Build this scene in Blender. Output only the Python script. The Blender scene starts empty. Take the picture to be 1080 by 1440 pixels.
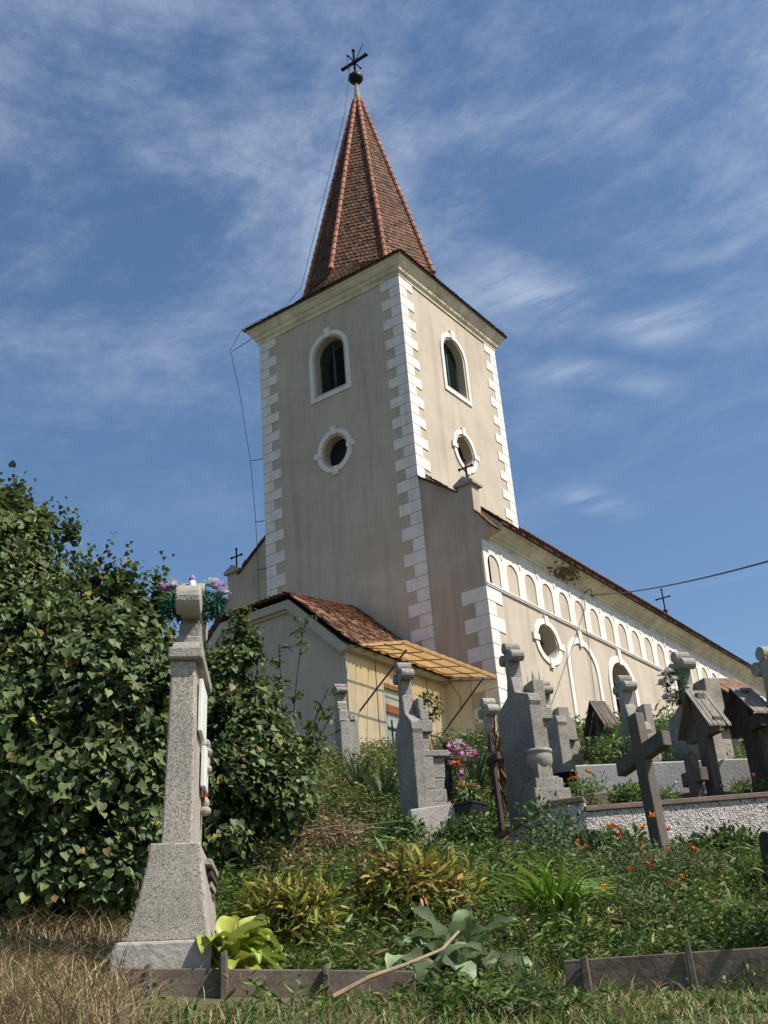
import bpy, bmesh, math, random
import numpy as np
from mathutils import Vector, Matrix
random.seed(7); rng = np.random.default_rng(11)
rad = math.radians
sc = bpy.context.scene
COL = sc.collection

# ------------------------------------------------------------------ camera
FPX = 1604.745
PITCH, ROLL, YAW = 0.4394239673704818, -0.08168868730928887, -0.5975725617774288
CAM = np.array([16.18158591718115, -25.707819692254464, 0.0])
def _basis():
    cp, sp, cy, sy = math.cos(PITCH), math.sin(PITCH), math.cos(YAW), math.sin(YAW)
    fw = np.array([sy*cp, cy*cp, sp]); rt = np.array([cy, -sy, 0.]); up = np.cross(rt, fw)
    c, s = math.cos(ROLL), math.sin(ROLL)
    return c*rt+s*up, -s*rt+c*up, fw
RT, UP, FW = _basis()
cd = bpy.data.cameras.new('camera'); cam = bpy.data.objects.new('camera', cd); COL.objects.link(cam)
cd.sensor_fit = 'VERTICAL'; cd.sensor_height = 36.0; cd.lens = FPX/1440*36.0
cd.clip_start = 0.05; cd.clip_end = 2000
cam.matrix_world = Matrix(((RT[0], UP[0], -FW[0], CAM[0]), (RT[1], UP[1], -FW[1], CAM[1]),
                           (RT[2], UP[2], -FW[2], CAM[2]), (0, 0, 0, 1)))
sc.camera = cam

# ------------------------------------------------------------------ light
SUN_AZ, SUN_EL = rad(12), rad(52)          # azimuth from +x towards +y
sdir = Vector((math.cos(SUN_AZ)*math.cos(SUN_EL), math.sin(SUN_AZ)*math.cos(SUN_EL), math.sin(SUN_EL)))
sl = bpy.data.lights.new('sun', 'SUN'); sun = bpy.data.objects.new('sun', sl); COL.objects.link(sun)
sl.energy = 5.0; sl.angle = rad(0.55); sl.color = (1.0, 0.94, 0.84)
sun.rotation_euler = sdir.to_track_quat('Z', 'Y').to_euler(); sun.location = (30, -10, 40)

w = bpy.data.worlds.new("World"); sc.world = w; w.use_nodes = True
nt = w.node_tree; nt.nodes.clear()
def N(t, **k):
    n = nt.nodes.new(t)
    for a, v in k.items(): setattr(n, a, v)
    return n
L = nt.links.new
sky = N('ShaderNodeTexSky', sky_type='NISHITA'); sky.sun_disc = False
sky.sun_elevation = SUN_EL; sky.sun_rotation = math.atan2(sdir.x, sdir.y)
sky.altitude = 300; sky.air_density = 1.0; sky.dust_density = .9; sky.ozone_density = 1.1
tc = N('ShaderNodeTexCoord'); sep = N('ShaderNodeSeparateXYZ'); L(tc.outputs['Generated'], sep.inputs[0])
zc = N('ShaderNodeMath', operation='MAXIMUM'); L(sep.outputs['Z'], zc.inputs[0]); zc.inputs[1].default_value = .08
inv = N('ShaderNodeMath', operation='DIVIDE'); inv.inputs[0].default_value = 1.0; L(zc.outputs[0], inv.inputs[1])
flat = N('ShaderNodeVectorMath', operation='SCALE'); L(tc.outputs['Generated'], flat.inputs[0]); L(inv.outputs[0], flat.inputs['Scale'])
def cloud(scale, rot, stretch, lo, hi, detail=6, rough=.6, dist=.5, off=(0, 0, 0)):
    mp = N('ShaderNodeMapping'); mp.inputs['Rotation'].default_value = (0, 0, rad(rot)); mp.inputs['Scale'].default_value = (stretch, 1, 0)
    mp.inputs['Location'].default_value = off
    L(flat.outputs[0], mp.inputs[0])
    nz = N('ShaderNodeTexNoise'); nz.inputs['Scale'].default_value = scale; nz.inputs['Detail'].default_value = detail
    nz.inputs['Roughness'].default_value = rough; nz.inputs['Distortion'].default_value = dist
    L(mp.outputs[0], nz.inputs['Vector'])
    r = N('ShaderNodeMapRange'); r.interpolation_type = 'SMOOTHSTEP'
    r.inputs['From Min'].default_value = lo; r.inputs['From Max'].default_value = hi
    L(nz.outputs['Fac'], r.inputs['Value']); return r.outputs[0]
c1 = cloud(2.3, 20, .95, .40, .78, 10, .70, .2)          # soft mottled veil
c2 = cloud(2.6, -28, .3, .56, .84, 6, .55, .5, (3, 1, 0))    # drawn-out streaks
hi = N('ShaderNodeMapRange'); hi.interpolation_type = 'SMOOTHSTEP'   # more veil overhead, clear near the horizon
hi.inputs['From Min'].default_value = .34; hi.inputs['From Max'].default_value = .70
L(sep.outputs['Z'], hi.inputs['Value'])
m1 = N('ShaderNodeMath', operation='MULTIPLY'); L(c1, m1.inputs[0]); L(hi.outputs[0], m1.inputs[1])
m2 = N('ShaderNodeMath', operation='MULTIPLY'); L(c2, m2.inputs[0]); m2.inputs[1].default_value = .16
ad = N('ShaderNodeMath', operation='ADD', use_clamp=True); L(m1.outputs[0], ad.inputs[0]); L(m2.outputs[0], ad.inputs[1])
def streak(p, q, wid, seed):                # one thin cirrus band between two directions (flat sky coordinates)
    p, q = np.array(p), np.array(q); d = q-p; ln = np.linalg.norm(d); d /= ln
    def dotn(v, off):
        a = N('ShaderNodeVectorMath', operation='DOT_PRODUCT'); L(flat.outputs[0], a.inputs[0]); a.inputs[1].default_value = (v[0], v[1], 0)
        b = N('ShaderNodeMath', operation='SUBTRACT'); L(a.outputs['Value'], b.inputs[0]); b.inputs[1].default_value = off; return b.outputs[0]
    al = dotn(d, float(p@d)); nn_ = np.array([-d[1], d[0]]); ac = dotn(nn_, float(p@nn_))
    wn = N('ShaderNodeTexNoise'); wn.inputs['Scale'].default_value = 2.2; wn.inputs['Detail'].default_value = 5; L(flat.outputs[0], wn.inputs['Vector'])
    wv = N('ShaderNodeMath', operation='MULTIPLY_ADD'); L(wn.outputs['Fac'], wv.inputs[0]); wv.inputs[1].default_value = wid*2.6; L(ac, wv.inputs[2])
    sb = N('ShaderNodeMath', operation='SUBTRACT'); L(wv.outputs[0], sb.inputs[0]); sb.inputs[1].default_value = wid*1.3
    ab = N('ShaderNodeMath', operation='ABSOLUTE'); L(sb.outputs[0], ab.inputs[0])
    r1 = N('ShaderNodeMapRange'); r1.interpolation_type = 'SMOOTHSTEP'; r1.inputs['From Min'].default_value = wid; r1.inputs['From Max'].default_value = 0; L(ab.outputs[0], r1.inputs['Value'])
    e1 = N('ShaderNodeMapRange'); e1.interpolation_type = 'SMOOTHSTEP'; e1.inputs['From Min'].default_value = -.1*ln; e1.inputs['From Max'].default_value = .3*ln; L(al, e1.inputs['Value'])
    e2 = N('ShaderNodeMapRange'); e2.interpolation_type = 'SMOOTHSTEP'; e2.inputs['From Min'].default_value = 1.1*ln; e2.inputs['From Max'].default_value = .7*ln; L(al, e2.inputs['Value'])
    fb = cloud(9.0, math.degrees(-math.atan2(d[1], d[0])), .22, .30, .72, 6, .6, .4, (seed, seed, 0))
    out = r1.outputs[0]
    for o_ in (e1.outputs[0], e2.outputs[0], fb):
        m_ = N('ShaderNodeMath', operation='MULTIPLY'); L(out, m_.inputs[0]); L(o_, m_.inputs[1]); out = m_.outputs[0]
    return out
def skyflat(px, py): d = FW+(px-540)/FPX*RT-(py-720)/FPX*UP; return (d[0]/d[2], d[1]/d[2])
acc = ad.outputs[0]
for (a_, b_, c_, d_, wd_, k_) in ((600, 372, 980, 500, .10, 1.5), (690, 512, 950, 556, .06, 1.1), (780, 690, 920, 724, .07, .8), (920, 376, 1060, 356, .05, .9)):
    q_ = streak(skyflat(a_, b_), skyflat(c_, d_), wd_, a_*.01); mm_ = N('ShaderNodeMath', operation='MULTIPLY_ADD', use_clamp=True); L(q_, mm_.inputs[0]); mm_.inputs[1].default_value = k_*.62; L(acc, mm_.inputs[2]); acc = mm_.outputs[0]
ms = N('ShaderNodeMath', operation='MULTIPLY'); L(acc, ms.inputs[0]); ms.inputs[1].default_value = .56
mx = N('ShaderNodeMix', data_type='RGBA'); L(ms.outputs[0], mx.inputs['Factor'])
hs = N('ShaderNodeHueSaturation'); hs.inputs['Saturation'].default_value = 1.13; hs.inputs['Value'].default_value = 1.12; L(sky.outputs[0], hs.inputs['Color']); L(hs.outputs[0], mx.inputs['A']); mx.inputs['B'].default_value = (5.8, 6.5, 7.7, 1)
bg = N('ShaderNodeBackground'); bg.inputs['Strength'].default_value = .088; L(mx.outputs['Result'], bg.inputs['Color'])
wo = N('ShaderNodeOutputWorld'); L(bg.outputs[0], wo.inputs[0])
sc.view_settings.view_transform = 'Standard'; sc.view_settings.look = 'None'
sc.view_settings.exposure = 0.5; sc.view_settings.gamma = 1.0; sc.view_settings.use_curve_mapping = False
sc.cycles.max_bounces = 6; sc.cycles.transparent_max_bounces = 8

# ------------------------------------------------------------------ placing helpers
def ray(px, py): return FW+(px-540)/FPX*RT-(py-720)/FPX*UP
def at(px, py, D):                        # the point seen at a pixel, D metres away over the ground
    d = ray(px, py); return CAM+d*(D/math.hypot(d[0], d[1]))
def proj(P):
    d = np.asarray(P, float)-CAM; z = d@FW
    return 540+FPX*(d@RT)/z, 720-FPX*(d@UP)/z

# ------------------------------------------------------------------ materials
def mat(name, col, rough=.8, var=.25, scale=6., bump=.15, bscale=40., col2=None, spec=.3, metallic=0, speck=None, streak=0, attr=False, transl=0, grain=None):
    m = bpy.data.materials.new(name); m.use_nodes = True
    t = m.node_tree; b = t.nodes['Principled BSDF']; l = t.links.new
    b.inputs['Roughness'].default_value = rough; b.inputs['Metallic'].default_value = metallic
    b.inputs['Specular IOR Level'].default_value = spec
    tcn = t.nodes.new('ShaderNodeTexCoord'); vec = tcn.outputs['Object']
    if col2 is None: col2 = tuple(c*(1-var) for c in col)
    n1 = t.nodes.new('ShaderNodeTexNoise'); n1.inputs['Scale'].default_value = scale; n1.inputs['Detail'].default_value = 8; n1.inputs['Roughness'].default_value = .65
    l(vec, n1.inputs['Vector'])
    rp = t.nodes.new('ShaderNodeMapRange'); rp.inputs['From Min'].default_value = .35; rp.inputs['From Max'].default_value = .68
    l(n1.outputs['Fac'], rp.inputs['Value'])
    mixn = t.nodes.new('ShaderNodeMix'); mixn.data_type = 'RGBA'; l(rp.outputs[0], mixn.inputs['Factor'])
    mixn.inputs['A'].default_value = (*col, 1); mixn.inputs['B'].default_value = (*col2, 1)
    out = mixn.outputs['Result']
    if attr:
        an = t.nodes.new('ShaderNodeAttribute'); an.attribute_name = 'Col'
        mm = t.nodes.new('ShaderNodeMix'); mm.data_type = 'RGBA'; mm.blend_type = 'MULTIPLY'; mm.inputs['Factor'].default_value = 1
        l(out, mm.inputs['A']); l(an.outputs['Color'], mm.inputs['B']); out = mm.outputs['Result']
    if streak:
        mp = t.nodes.new('ShaderNodeMapping'); mp.inputs['Scale'].default_value = grain or (5, 5, .35); l(vec, mp.inputs[0])
        n2 = t.nodes.new('ShaderNodeTexNoise'); n2.inputs['Scale'].default_value = 1.2; n2.inputs['Detail'].default_value = 6; l(mp.outputs[0], n2.inputs['Vector'])
        r2 = t.nodes.new('ShaderNodeMapRange'); r2.inputs['From Min'].default_value = .5; r2.inputs['From Max'].default_value = .75; r2.inputs['To Max'].default_value = streak
        l(n2.outputs['Fac'], r2.inputs['Value'])
        ms_ = t.nodes.new('ShaderNodeMix'); ms_.data_type = 'RGBA'; l(r2.outputs[0], ms_.inputs['Factor']); l(out, ms_.inputs['A'])
        ms_.inputs['B'].default_value = tuple(c*.45 for c in col)+(1,); out = ms_.outputs['Result']
    bsrc = None
    if speck:
        v = t.nodes.new('ShaderNodeTexVoronoi'); v.inputs['Scale'].default_value = speck[0]; l(vec, v.inputs['Vector'])
        sx = t.nodes.new('ShaderNodeSeparateColor'); l(v.outputs['Color'], sx.inputs[0])
        cr = t.nodes.new('ShaderNodeValToRGB'); cr.color_ramp.interpolation = 'CONSTANT'
        e = cr.color_ramp.elements; e[0].position = 0; e[0].color = (*speck[1], 1); e[1].position = .22; e[1].color = (*speck[2], 1)
        e2 = e.new(.72); e2.color = (*speck[3], 1)
        l(sx.outputs[0], cr.inputs[0])
        mm = t.nodes.new('ShaderNodeMix'); mm.data_type = 'RGBA'; mm.blend_type = 'MULTIPLY'; mm.inputs['Factor'].default_value = 1
        l(out, mm.inputs['A']); l(cr.outputs[0], mm.inputs['B']); out = mm.outputs['Result']
        bsrc = v.outputs['Distance']
    l(out, b.inputs['Base Color'])
    if bump:
        bp = t.nodes.new('ShaderNodeBump'); bp.inputs['Strength'].default_value = bump; bp.inputs['Distance'].default_value = .02
        if bsrc is None:
            nb = t.nodes.new('ShaderNodeTexNoise'); nb.inputs['Scale'].default_value = bscale; nb.inputs['Detail'].default_value = 5; l(vec, nb.inputs['Vector']); bsrc = nb.outputs['Fac']
        l(bsrc, bp.inputs['Height']); l(bp.outputs[0], b.inputs['Normal'])
    if transl:
        tr = t.nodes.new('ShaderNodeBsdfTranslucent'); l(out, tr.inputs['Color'])
        mxs = t.nodes.new('ShaderNodeMixShader'); mxs.inputs[0].default_value = transl
        l(b.outputs[0], mxs.inputs[1]); l(tr.outputs[0], mxs.inputs[2]); l(mxs.outputs[0], t.nodes['Material Output'].inputs['Surface'])
    return m
M = {}
M['plaster'] = mat('beige_plaster', (.475, .412, .332), .92, .22, .55, .12, 30, col2=(.39, .325, .255), streak=.4, grain=(2.2, 2.2, .2))
M['plaster_grey'] = mat('grey_plaster', (.44, .365, .285), .92, .25, .6, .15, 30, col2=(.34, .275, .22), streak=.4, grain=(2.2, 2.2, .2))
M['plaster_annex'] = mat('annex_plaster', (.42, .37, .31), .92, .15, .8, .15, 25, streak=.25)
M['cream'] = mat('canopy_lit_plaster', (.62, .56, .455), .9, .15, 1.5, .1, 30, streak=.25)  # plaster colour with the canopy's yellow light mixed in
M['sunlit_base'] = mat('sunlit_base_plaster', (.62, .54, .44), .9, .2, 3, .2, 30)  # wall tone for direct sun below the canopy's shadow edge
M['white'] = mat('white_limewash', (.71, .665, .62), .9, .16, 2.6, .15, 40, streak=.35)
M['cornice'] = mat('weathered_cornice', (.72, .64, .50), .9, .38, 1.6, .15, 25, streak=.5)
M['moss'] = mat('dark_moss', (.19, .155, .095), .95, .6, 8, .6, 30)
M['tile'] = mat('clay_tile', (.18, .092, .055), .85, .45, 9, .25, 60, attr=True)
M['tile_pale'] = mat('pale_clay_tile', (.46, .275, .185), .85, .4, 9, .2, 60, attr=True)
M['ridge'] = mat('ridge_tile', (.36, .155, .092), .8, .3, 4, .15, 40, attr=True)
M['dark'] = mat('dark_interior', (.012, .012, .012), .9, .1)
M['shutter'] = mat('green_shutter', (.03, .06, .05), .6, .3)
M['iron'] = mat('black_iron', (.012, .012, .013), .5, .3, metallic=.3)
M['wire'] = mat('dark_wire', (.02, .02, .022), .6, .2, bump=0)
M['granite'] = mat('terrazzo_stone', (.47, .435, .385), .8, .35, 2.5, .10, speck=(150, (.45, .43, .41), (.80, .78, .75), (1.05, 1.03, 1.0)))
M['granite2'] = mat('grey_terrazzo', (.37, .345, .305), .85, .4, 2.2, .12, streak=.45, grain=(6, 6, .8), speck=(95, (.5, .5, .5), (.82, .81, .80), (1, 1, 1)))
M['stone'] = mat('lichen_stone', (.34, .315, .27), .9, .45, 5, .4, 40)
M['concrete'] = mat('rough_concrete', (.40, .37, .335), .92, .4, 4, .4, 35, streak=.3)
M['pale_concrete'] = mat('pale_concrete', (.56, .54, .51), .9, .2, 4, .2, 35, streak=.2)
M['pebble'] = mat('pebbledash', (.54, .505, .48), .9, .15, 3, .6, speck=(62, (.35, .33, .33), (.82, .79, .77), (1.15, 1.13, 1.12)))
M['coping'] = mat('brown_coping', (.19, .14, .11), .85, .35, 6, .25)
M['wood_grey'] = mat('weathered_wood', (.15, .125, .10), .9, .45, 4, .25, 25, streak=1.0, grain=(28, 28, 1.3))
M['wood_pale'] = mat('silvery_board', (.25, .225, .195), .9, .4, 5, .3, 25, streak=1.0, grain=(30, 30, 1.6))
M['wood_dark'] = mat('dark_wood', (.085, .068, .058), .9, .5, 5, .3, 25, streak=.9, grain=(28, 28, 1.3))
M['wood_new'] = mat('brown_new_wood', (.30, .165, .085), .75, .3, 6, .2, 25)
M['plank'] = mat('grey_brown_plank', (.19, .15, .115), .92, .5, 4, .25, 25, streak=1.0, grain=(1.3, 28, 28))
M['bark'] = mat('bark', (.10, .075, .052), .95, .4, 10, .5, 30)
M['twig'] = mat('dry_twig', (.33, .24, .145), .9, .4, 10, .2)
M['yellow_paint'] = mat('yellow_paint', (.46, .23, .05), .6, .35, 8, .1)
M['blue_paint'] = mat('pale_blue_paint', (.42, .52, .55), .7, .15, 5, .1)
M['orange_wood'] = mat('orange_varnished_wood', (.36, .13, .035), .5, .3, 6, .1)
M['glass_grey'] = mat('pale_glass', (.45, .52, .55), .2, .1, 4, 0)
M['rust'] = mat('rusty_tin', (.22, .12, .07), .85, .5, 8, .3)
M['white_plaque'] = mat('white_plaque', (.75, .73, .71), .4, .1, 5, 0)
M['red_cloth'] = mat('red_plastic', (.62, .025, .015), .5, .2, 5, 0)
M['black_plastic'] = mat('black_plastic', (.02, .02, .022), .4, .2, 5, 0)
M['soil'] = mat('soil', (.075, .058, .038), .95, .5, 6, .6, 25)
M['ground'] = mat('hill_soil', (.10, .085, .045), .95, .5, 2.2, .6, 20, col2=(.045, .058, .022))
M['leaf'] = mat('leaf', (1.12, 1.15, 1.02), .5, .2, 8, 0, attr=True, transl=.28, spec=.25)
M['leaf_glossy'] = mat('glossy_leaf', (1.3, 1.3, 1.15), .42, .15, 8, 0, attr=True, transl=.22, spec=.35)
M['dry'] = mat('dry_grass', (1, 1, 1), .8, .2, 8, 0, attr=True, transl=.2)
M['petal'] = mat('petal', (1, 1, 1), .6, .1, 8, 0, attr=True, transl=.2)
def sheet_mat():
    m = bpy.data.materials.new('yellow_plastic_sheet'); m.use_nodes = True; t = m.node_tree; t.nodes.clear()
    o = t.nodes.new('ShaderNodeOutputMaterial'); a = t.nodes.new('ShaderNodeBsdfTransparent'); a.inputs[0].default_value = (.90, .74, .50, 1)
    b = t.nodes.new('ShaderNodeBsdfTranslucent'); b.inputs[0].default_value = (.56, .38, .17, 1)
    c = t.nodes.new('ShaderNodeMixShader'); c.inputs[0].default_value = .42
    t.links.new(a.outputs[0], c.inputs[1]); t.links.new(b.outputs[0], c.inputs[2]); t.links.new(c.outputs[0], o.inputs[0]); return m
M['sheet'] = sheet_mat()

# ------------------------------------------------------------------ mesh helpers
def tag(o, label=None, cat=None, group=None, kind=None):
    if label: o['label'] = label
    if cat: o['category'] = cat
    if group: o['group'] = group
    if kind: o['kind'] = kind
    return o
def thing(name, label, cat, loc=(0, 0, 0), rz=0, group=None, tilt=(0, 0)):
    o = bpy.data.objects.new(name, None); COL.objects.link(o); o.empty_display_size = .2
    o.location = tuple(loc); o.rotation_euler = (tilt[0], tilt[1], rz)
    return tag(o, label, cat, group, 'thing')
class MB:
    def __init__(s): s.v = []; s.f = []; s.c = []
    def add(s, vs, fs, col=None):
        n = len(s.v); s.v += [tuple(float(x) for x in p) for p in vs]
        s.f += [tuple(i+n for i in f) for f in fs]; s.c += [col]*len(fs)
    def box(s, x0, x1, y0, y1, z0, z1, M4=None, col=None, top=None):
        vs = [(x0, y0, z0), (x1, y0, z0), (x1, y1, z0), (x0, y1, z0), (x0, y0, z1), (x1, y0, z1), (x1, y1, z1), (x0, y1, z1)]
        if top:
            cx, cy = (x0+x1)/2, (y0+y1)/2
            vs = vs[:4]+[(cx+(x-cx)*top, cy+(y-cy)*top, z) for x, y, z in vs[4:]]
        if M4 is not None: vs = [tuple(M4 @ Vector(p)) for p in vs]
        s.add(vs, [(0, 3, 2, 1), (4, 5, 6, 7), (0, 1, 5, 4), (1, 2, 6, 5), (2, 3, 7, 6), (3, 0, 4, 7)], col)
    def prism(s, outl, f0, f1, M4=None):        # f0/f1 turn (a,b) into front/back points; outl counter-clockwise
        n = len(outl); vs = [f0(*p) for p in outl]+[f1(*p) for p in outl]
        if M4 is not None: vs = [tuple(M4 @ Vector(p)) for p in vs]
        s.add(vs, [tuple(range(n)), tuple(range(2*n-1, n-1, -1))]+[(i, n+i, n+(i+1) % n, (i+1) % n) for i in range(n)])
    def ringprism(s, outer, inner, f0, f1):
        n = len(outer); vs = [f0(*p) for p in outer]+[f0(*p) for p in inner]+[f1(*p) for p in outer]+[f1(*p) for p in inner]
        fs = []
        for i in range(n):
            j = (i+1) % n
            fs += [(i, j, n+j, n+i), (2*n+j, 2*n+i, 3*n+i, 3*n+j), (j, i, 2*n+i, 2*n+j), (n+i, n+j, 3*n+j, 3*n+i)]
        s.add(vs, fs)
    def tube(s, pts, r, n=6, r1=None, col=None):
        pts = [Vector(p) for p in pts]; m = len(pts); r1 = r if r1 is None else r1; vs = []; a = None
        for i, p in enumerate(pts):
            t = (pts[min(i+1, m-1)]-pts[max(i-1, 0)]).normalized()
            if a is None: a = t.orthogonal().normalized()
            a = (a-t*a.dot(t)).normalized(); b = t.cross(a); rr = r+(r1-r)*i/max(1, m-1)
            vs += [p+(a*math.cos(2*math.pi*k/n)+b*math.sin(2*math.pi*k/n))*rr for k in range(n)]
        fs = [(i*n+k, i*n+(k+1) % n, (i+1)*n+(k+1) % n, (i+1)*n+k) for i in range(m-1) for k in range(n)]
        fs += [tuple(range(n-1, -1, -1)), tuple(range((m-1)*n, m*n))]
        s.add(vs, fs, col)
    def lathe(s, prof, n=16, c=(0, 0, 0)):
        vs = [(c[0]+r*math.cos(2*math.pi*k/n), c[1]+r*math.sin(2*math.pi*k/n), c[2]+z) for r, z in prof for k in range(n)]
        m = len(prof)
        s.add(vs, [(i*n+k, i*n+(k+1) % n, (i+1)*n+(k+1) % n, (i+1)*n+k) for i in range(m-1) for k in range(n)]
              + [tuple(range(n-1, -1, -1)), tuple(range((m-1)*n, m*n))])
    def ball(s, c, r, sq=1., n=10):
        s.lathe([(max(.001, r*math.sin(math.pi*i/n)), -r*sq*math.cos(math.pi*i/n)) for i in range(n+1)], 14, c)
    def build(s, name, m, parent=None, smooth=False, bevel=0, label=None):
        me = bpy.data.meshes.new(name); me.from_pydata(s.v, [], s.f); me.materials.append(m)
        if any(c is not None for c in s.c):
            a = me.attributes.new('Col', 'FLOAT_COLOR', 'FACE')
            a.data.foreach_set('color', np.array([(*(c or (1, 1, 1)), 1) for c in s.c], np.float32).ravel())
        bm = bmesh.new(); bm.from_mesh(me); bmesh.ops.recalc_face_normals(bm, faces=bm.faces); bm.to_mesh(me); bm.free()
        if smooth: me.polygons.foreach_set('use_smooth', [True]*len(me.polygons))
        o = bpy.data.objects.new(name, me); COL.objects.link(o)
        if parent is not None: o.parent = parent
        if bevel:
            b = o.modifiers.new('bevel', 'BEVEL'); b.width = bevel; b.segments = 2; b.limit_method = 'ANGLE'; b.angle_limit = rad(40)
        if label: o['label'] = label
        return o
def npmesh(name, V, F, m, parent=None, col=None, smooth=False):
    V = np.asarray(V, np.float32); F = np.asarray(F, np.int32); k = F.shape[1]
    me = bpy.data.meshes.new(name); me.vertices.add(len(V)); me.vertices.foreach_set('co', V.ravel())
    me.loops.add(F.size); me.loops.foreach_set('vertex_index', F.ravel())
    me.polygons.add(len(F)); me.polygons.foreach_set('loop_start', np.arange(0, F.size, k, dtype=np.int32))
    me.update(calc_edges=True); me.validate()
    if col is not None:
        a = me.attributes.new('Col', 'FLOAT_COLOR', 'FACE')
        a.data.foreach_set('color', np.c_[col, np.ones(len(col))].astype(np.float32).ravel())
    if smooth: me.polygons.foreach_set('use_smooth', np.ones(len(F), bool))
    me.materials.append(m)
    o = bpy.data.objects.new(name, me); COL.objects.link(o)
    if parent is not None: o.parent = parent
    return o
def boolean_cut(o, cutters):
    for c in cutters:
        b = o.modifiers.new('cut', 'BOOLEAN'); b.operation = 'DIFFERENCE'; b.solver = 'EXACT'; b.object = c
    bpy.context.view_layer.update()
    me = bpy.data.meshes.new_from_object(o.evaluated_get(bpy.context.evaluated_depsgraph_get()))
    o.modifiers.clear(); old = o.data; o.data = me; bpy.data.meshes.remove(old)
    for c in cutters: bpy.data.objects.remove(c)
def arch(cx, hw, z0, ztop, n=18, rise=None):          # outline counter-clockwise from bottom left
    rise = hw if rise is None else rise
    return [(cx-hw, z0), (cx+hw, z0)]+[(cx+hw*math.cos(math.pi*i/n), ztop-rise+rise*math.sin(math.pi*i/n)) for i in range(n+1)]
def ellipse(cx, cz, a, b, n=36): return [(cx+a*math.cos(2*math.pi*i/n), cz+b*math.sin(2*math.pi*i/n)) for i in range(n)]

# ------------------------------------------------------------------ ground
CTRL = [at(*c) for c in [(165, 1400, 6.0), (560, 1405, 5.9), (850, 1395, 6.3), (1080, 1390, 6.3), (0, 1440, 5.2), (540, 1440, 5.2), (1080, 1440, 5.2),
        (100, 1310, 8.3), (-40, 1300, 8.6), (600, 1300, 8), (700, 1240, 9.8), (400, 1190, 12), (250, 1200, 12), (600, 1190, 12.8), (720, 1192, 13.2), (790, 1207, 12.5),
        (1080, 1217, 12), (935, 1235, 10.5), (1080, 1230, 10.5), (450, 1102, 19), (300, 1110, 19), (965, 1078, 15.5), (838, 1087, 15.5)]]
CTRL += [np.array(p) for p in [(.2, -4.4, 5.9), (-5.4, -4.4, 6.5), (1.83, .5, 6.4), (1.83, 5, 6.7), (1.83, 25, 7.2), (-9, 10, 8), (-9, 0, 7.5),
        (16.2, -25.7, -1.62), (14, -26, -1.4), (19, -24, -1.8), (10, -30, -1.6), (30, -30, -5), (25, -10, .4), (25, 10, 3.5), (12, 5, 4.6), (10, 25, 6),
        (-60, 50, 9), (60, 60, 3), (70, -60, -12), (-60, -60, -3), (16, -60, -8), (0, 90, 9), (-80, 0, 8), (90, 0, -8), (-15, -15, 5.5), (-30, -30, 4)]]
CTRL = np.array(CTRL)
def _U(r2): return np.where(r2 > 1e-9, .5*r2*np.log(np.maximum(r2, 1e-9)), 0)
_n = len(CTRL); _A = np.zeros((_n+3, _n+3)); _d = CTRL[:, None, :2]-CTRL[None, :, :2]
_A[:_n, :_n] = _U((_d**2).sum(-1))+np.eye(_n)*.4; _A[:_n, _n] = 1; _A[:_n, _n+1:] = CTRL[:, :2]; _A[_n:, :_n] = _A[:_n, _n:].T
_w = np.linalg.solve(_A, np.r_[CTRL[:, 2], 0, 0, 0])
def gz(x, y):
    x = np.asarray(x, float); y = np.asarray(y, float); P = np.stack([x.ravel(), y.ravel()], -1)
    r = np.linalg.norm(P-[5, 0], axis=1); k = np.minimum(1, 100/np.maximum(r, 1e-6)); Q = [5, 0]+(P-[5, 0])*k[:, None]
    out = np.empty(len(Q))
    for i in range(0, len(Q), 20000):
        q = Q[i:i+20000]; out[i:i+20000] = _U(((q[:, None]-CTRL[None, :, :2])**2).sum(-1))@_w[:_n]+_w[_n]+q@_w[_n+1:]
    return out.reshape(x.shape)
def gpt(px, py, D):                       # on the ground under a direction
    p = at(px, py, D); return np.array([p[0], p[1], float(gz(p[0], p[1]))])
u = np.linspace(-1, 1, 241); g1 = np.sinh(u*4.6)/math.sinh(4.6)*600
GX, GY = np.meshgrid(12+g1, -17+g1, indexing='ij'); GZ = gz(GX, GY)
GZ = GZ+.03*np.sin(GX*5.1+np.sin(GY*3))*np.sin(GY*4.3)*(np.hypot(GX-12, GY+17) < 30)
nn = 241; idx = np.arange(nn*nn).reshape(nn, nn)
F = np.stack([idx[:-1, :-1], idx[1:, :-1], idx[1:, 1:], idx[:-1, 1:]], -1).reshape(-1, 4)
tag(npmesh('ground', np.stack([GX, GY, GZ], -1).reshape(-1, 3), F, M['ground'], smooth=True), kind='structure')

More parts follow.
